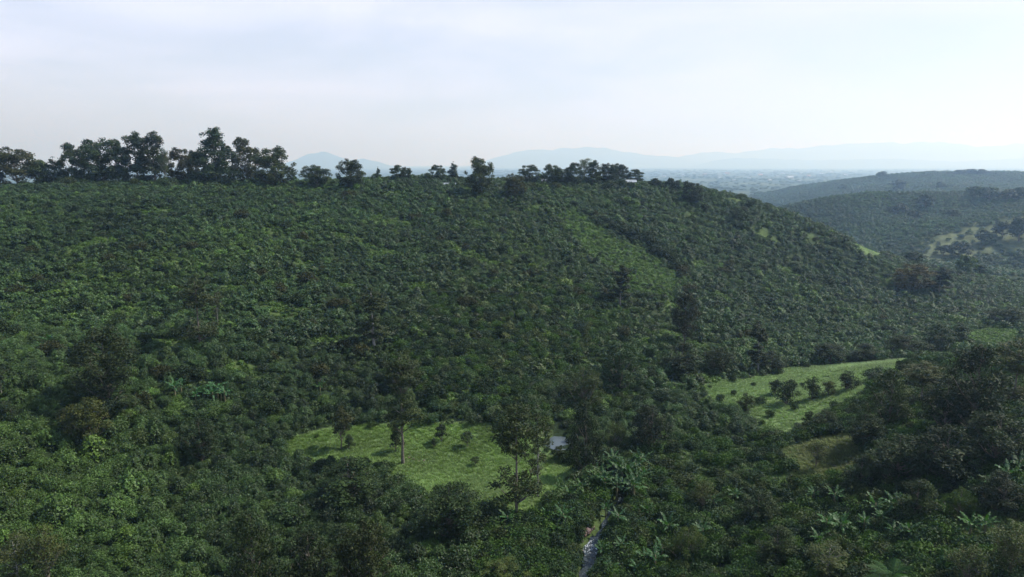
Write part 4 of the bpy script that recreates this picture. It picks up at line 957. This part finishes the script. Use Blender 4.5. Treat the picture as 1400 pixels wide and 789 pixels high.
for poly, n_, tn_ in [(Z_CLEAR, 11000, (1, 1, 1)), (Z_PAST, 9000, (.92, .93, 1.05)), (Z_BROWN, 1900, (.75, .62, .65)), (Z_OPEN, 3500, (.6, .66, .5)), (Z_STRIP, 3600, (.58, .70, .5)), (Z_PATCH[2], 2500, (.85, .95, .7)), (Z_PATCH[1], 700, (1.0, 1.05, .7)), (Z_BARE, 1200, (.9, .8, 1))]:
    x_, y_ = sample_zone(poly, n_); m = (np.hypot(x_ - POND[0], y_ - POND[1]) > 7) & (stream_dist(x_, y_)[0] > 1.8); x_, y_ = x_[m], y_[m]
    gp_.append(np.stack([x_, y_, height(x_, y_) - .02], 1)); gt_.append(np.ones((len(x_), 1)) * tn_ * (1 + .25 * wob(x_, y_, 4, 1.)[:, None]) * rng.uniform(.8, 1.2, (len(x_), 1)))
gp_, gt_ = np.vstack(gp_), np.vstack(gt_); ng_ = len(gp_)
scatter('grass', gp_, rng.random(ng_) * 6.28, rng.uniform(.8, 2.0, (ng_, 1)) * (1, 1, 1), gt_, rng.integers(0, 2, ng_), GT, 'short bright green grass of the clearing and the pasture')

# ------------------------------------------------------------------ rocks
def rock_mesh(seed):
    g = random.Random(seed); b = MB(); import bmesh
    bm = bmesh.new(); bmesh.ops.create_icosphere(bm, subdivisions=2, radius=1)
    for v in bm.verts:
        n_ = .22 * math.sin(v.co.x * 3 + seed) + .18 * math.sin(v.co.y * 4 + seed * 2) + .12 * g.uniform(-1, 1); v.co *= 1 + n_; v.co.z *= .65
    me = bpy.data.meshes.new('boulder'); bm.to_mesh(me); bm.free(); me.materials.append(M_ROCK); return me
RK = [rock_mesh(i) for i in range(4)]
for i, (px, py, s_, lab) in enumerate([(797,731,.7,'reddish boulder at the left end of the little waterfall'),(803,727,.75,'largest reddish boulder above the little waterfall'),(809,723,.55,'boulder at the right of the reddish group above the waterfall'),
        (793,740,.5,'boulder on the left bank just under the waterfall'),(826,735,.6,'wet boulder on the right bank beside the waterfall'),(796,755,.4,'small boulder in the stream below the waterfall'),
        (812,770,.45,'small boulder at the right side of the lower stream'),(838,708,.55,'boulder at the upper bend of the stream')]):
    gp = ground(px, py); o_ = link('boulder', RK[i % 4]); o_.location = (gp[0], gp[1], gp[2] + .1 * s_); o_.scale = (s_, s_, s_); o_.rotation_euler = (0, 0, i * 1.3); tag(o_, lab, 'boulder')
for i, (px, py) in enumerate([(565,628),(572,631),(580,630),(560,626)]):
    gp = ground(px, py); o_ = link('pale_stone', RK[i % 4]); o_.location = (gp[0], gp[1], gp[2] + .05); o_.scale = (.35, .3, .25); tag(o_, 'small pale stone on the grass right of the bare trunk', 'stone', 'pale stones in the clearing')

# ------------------------------------------------------------------ houses
def house(px, py, w, d, h, label, roofm, rz=0.0, spot=None, group=None, windows=True):
    gp = ground(px, py) if spot is None else spot
    e = empty('farm_house' if windows else 'village_house', gp, rz); tag(e, label, 'house', group)
    b = MB(); b.box((-w/2, -d/2, -1.2), (w/2, d/2, h)); b.face((-w/2, -d/2, h), (-w/2, d/2, h), (-w/2, 0, h + d*.28)); b.face((w/2, -d/2, h), (w/2, d/2, h), (w/2, 0, h + d*.28))
    link('wall', b.mesh('wall', M_WALL, False), e)
    b = MB(); o_, t_ = .5, .12; zr = h + d*.28 + .15; ze = h - o_ * .5
    for s in (-1, 1):
        q = [(-w/2 - o_, 0, zr), (w/2 + o_, 0, zr), (w/2 + o_, s * (d/2 + o_), ze + .1), (-w/2 - o_, s * (d/2 + o_), ze + .1)]
        b.face(*q); b.face(*[(x, y, z - t_) for x, y, z in q]); 
        for k in range(4): a, c = q[k], q[(k + 1) % 4]; b.face(a, c, (c[0], c[1], c[2] - t_), (a[0], a[1], a[2] - t_))
    link('roof', b.mesh('roof', roofm, False), e)
    if windows:
        for k in (-1, 1):
            b = MB(); b.box((k * w * .3 - .5, -d/2 - .04, h * .4), (k * w * .3 + .5, -d/2 - .003, h * .78)); link('window', b.mesh('window', M_GLASS, False), e)
        b = MB(); b.box((-.5, -d/2 - .05, -.2), (.5, -d/2 - .003, h * .75)); link('door', b.mesh('door', M_BARK, False), e)
    return e
house(608, 255, 2.6, 2.4, 1.2, 'small white roofed house left of the other one under the crest pair of trees', M_ROOF, .1)
house(618, 255, 3.4, 2.6, 1.2, 'wider white roofed house right of the other one under the crest pair of trees', M_ROOF, -.1)
house(862, 253, 6, 4, 2.0, 'pale shed on the crest at the right end of the dark tree clump', M_ROOF, 0.05)
house(746, 251, 4, 3, 1.8, 'pale hut glimpsed through the centre right crest clump', M_ROOF, 0.0)
house(1366, 270, 11, 7, 3, 'pale walled farmhouse among the trees on the second hill', M_TILE, .3)
house(1386, 271, 9, 6, 3, 'grey roofed farmhouse right of the pale walled one on the second hill', M_ROOF, -.2)
house(1215, 233.5, 60, 30, 12, 'white building on the plain seen just above the farthest ridge', M_ROOF, .2, np.array([(1215-700)/F_PX*6500, 6500, -20.]), None, False)
vh = [(1075, 244, 2.4, 'brightest white warehouse on the plain'),(1035,240,1.6,None),(990,238,1.5,None),(1012,237,1.2,None),(960,239,1.3,None),(1100,241,1.5,None),(1118,238,1.2,None),(930,240,1.2,None),(1065,237,1.,None),(1048,246,1.2,None),(1130,236,1.2,None),(980,243,1.2,None),(905,241,1.2,None),(1020,243,1.0,None),(1088,248,1.2,None),(1090,237,1.0,None),(945,237,1.0,None),(1150,240,1.2,None),(1000,246,1.,None),(1058,241,1.,None)]
for px, py, k, lab in vh:
    Yv = 120 / ((py - 224) / F_PX) * .985; w_ = 4.0 * k * Yv / F_PX
    house(px, py, w_, w_ * .5, w_ * .28, lab or 'tiny pale house on the hazy plain', M_ROOF if k < 1.3 or lab else M_TILE, rng.uniform(-.5, .5), np.array([(px - 700) / F_PX * Yv * 1.0, Yv, -20.]), None if lab else 'village houses on the plain', False)

# ------------------------------------------------------------------ distant cover
FARP = [link('roadside_tree', V['far0'][2][1], None, (.7, .8, .7)), link('roadside_tree', V['far1'][2][1], None, (.6, .7, .6))]
for o_, (x0_, y0_), lb in zip(FARP, [(1180, 300), (1140, 300)], ['low dark tree crown on the left face of the second hill', 'second low dark tree crown near the left end of the second hill']):
    gp = ground(x0_, y0_); o_.location = gp - (0, 0, 1); o_.scale = (.5, .5, .45); tag(o_, lb, 'tree')
hx, hy = np.meshgrid(np.arange(150, 2100, 5.5), np.arange(560, 2500, 8.5)); hx = (hx + rng.uniform(-2, 2, hx.shape)).ravel(); hy = (hy + rng.uniform(-2, 2, hy.shape)).ravel()
hz = height(hx, hy); pp = np.stack([hx, hy, hz], 1); m = in_view(pp, 60, 0, 500) & (hz > np.where(hy > 1400, -12, -25)) & ~(inside(Z_FARG, hx, hy, 5) & (rng.random(len(hx)) < .8)) & ~((hy > 1250) & (rng.random(len(hx)) < .6)); pp = pp[m]
pp = pp[visible(pp, 3)]; nn = len(pp); print('hill cover', nn)
tn = np.ones((nn, 3)) * (.8, .95, .7) * (1 + .25 * wob(pp[:, 0], pp[:, 1], 40, 1.)[:, None]) * rng.uniform(.7, 1.3, (nn, 1))
fs = np.where(pp[:, 1] > 1250, 4.0, 2.4)[:, None] * rng.uniform(.7, 1.3, (nn, 1)) * (1, 1, .85)
scatter('hill_plantation', pp - (0, 0, .2), rng.random(nn) * 6.28, fs, tn, rng.integers(0, 4, nn), far_protos, 'plantation rows covering the second and third hills on the right')
n = 7500; dd = 1500 * (13000 / 1500) ** rng.random(n); uu = rng.uniform(-.1, .85, n); px_w, py_w = uu * dd, dd
cl = wob(px_w, py_w, 140, 1.2) + .7 * wob(px_w, py_w, 330, 4.) > rng.uniform(-.5, .6, n); px_w, py_w = px_w[cl], py_w[cl]
hz = np.where(np.hypot(px_w, py_w) < 3600, height(px_w, py_w), -20.0); m = hz < -8; px_w, py_w, hz = px_w[m], py_w[m], hz[m]; nn = len(px_w)
k_ = (1 + py_w / 3000)[:, None]
scatter('plain_woods', np.stack([px_w, py_w, hz - 1], 1), rng.random(nn) * 6.28, rng.uniform(.5, 1.0, (nn, 1)) * k_ * (1.7, 1.0, .40), np.ones((nn, 3)) * rng.uniform(.9, 1.3, (nn, 1)), rng.integers(0, 2, nn), FARP, 'tree belts and woods scattered over the hazy plain')

# ------------------------------------------------------------------ haze
b = MB(); b.box((-39500, -1500, -60), (39500, 43500, 1080))
M_HAZE, t, o = new_mat('haze'); pv = t.nodes.new('ShaderNodeVolumePrincipled')
pv.inputs['Color'].default_value = (.45, .69, 1.0, 1); pv.inputs['Absorption Color'].default_value = (1, 1, 1, 1); pv.inputs['Density'].default_value = HAZE_DENSITY; pv.inputs['Anisotropy'].default_value = .4
t.links.new(pv.outputs[0], o.inputs['Volume'])
hz_o = link('haze', b.mesh('haze', M_HAZE, False)); hz_o['kind'] = 'stuff'; hz_o['label'] = 'pale blue haze lying over the valley and the plain'
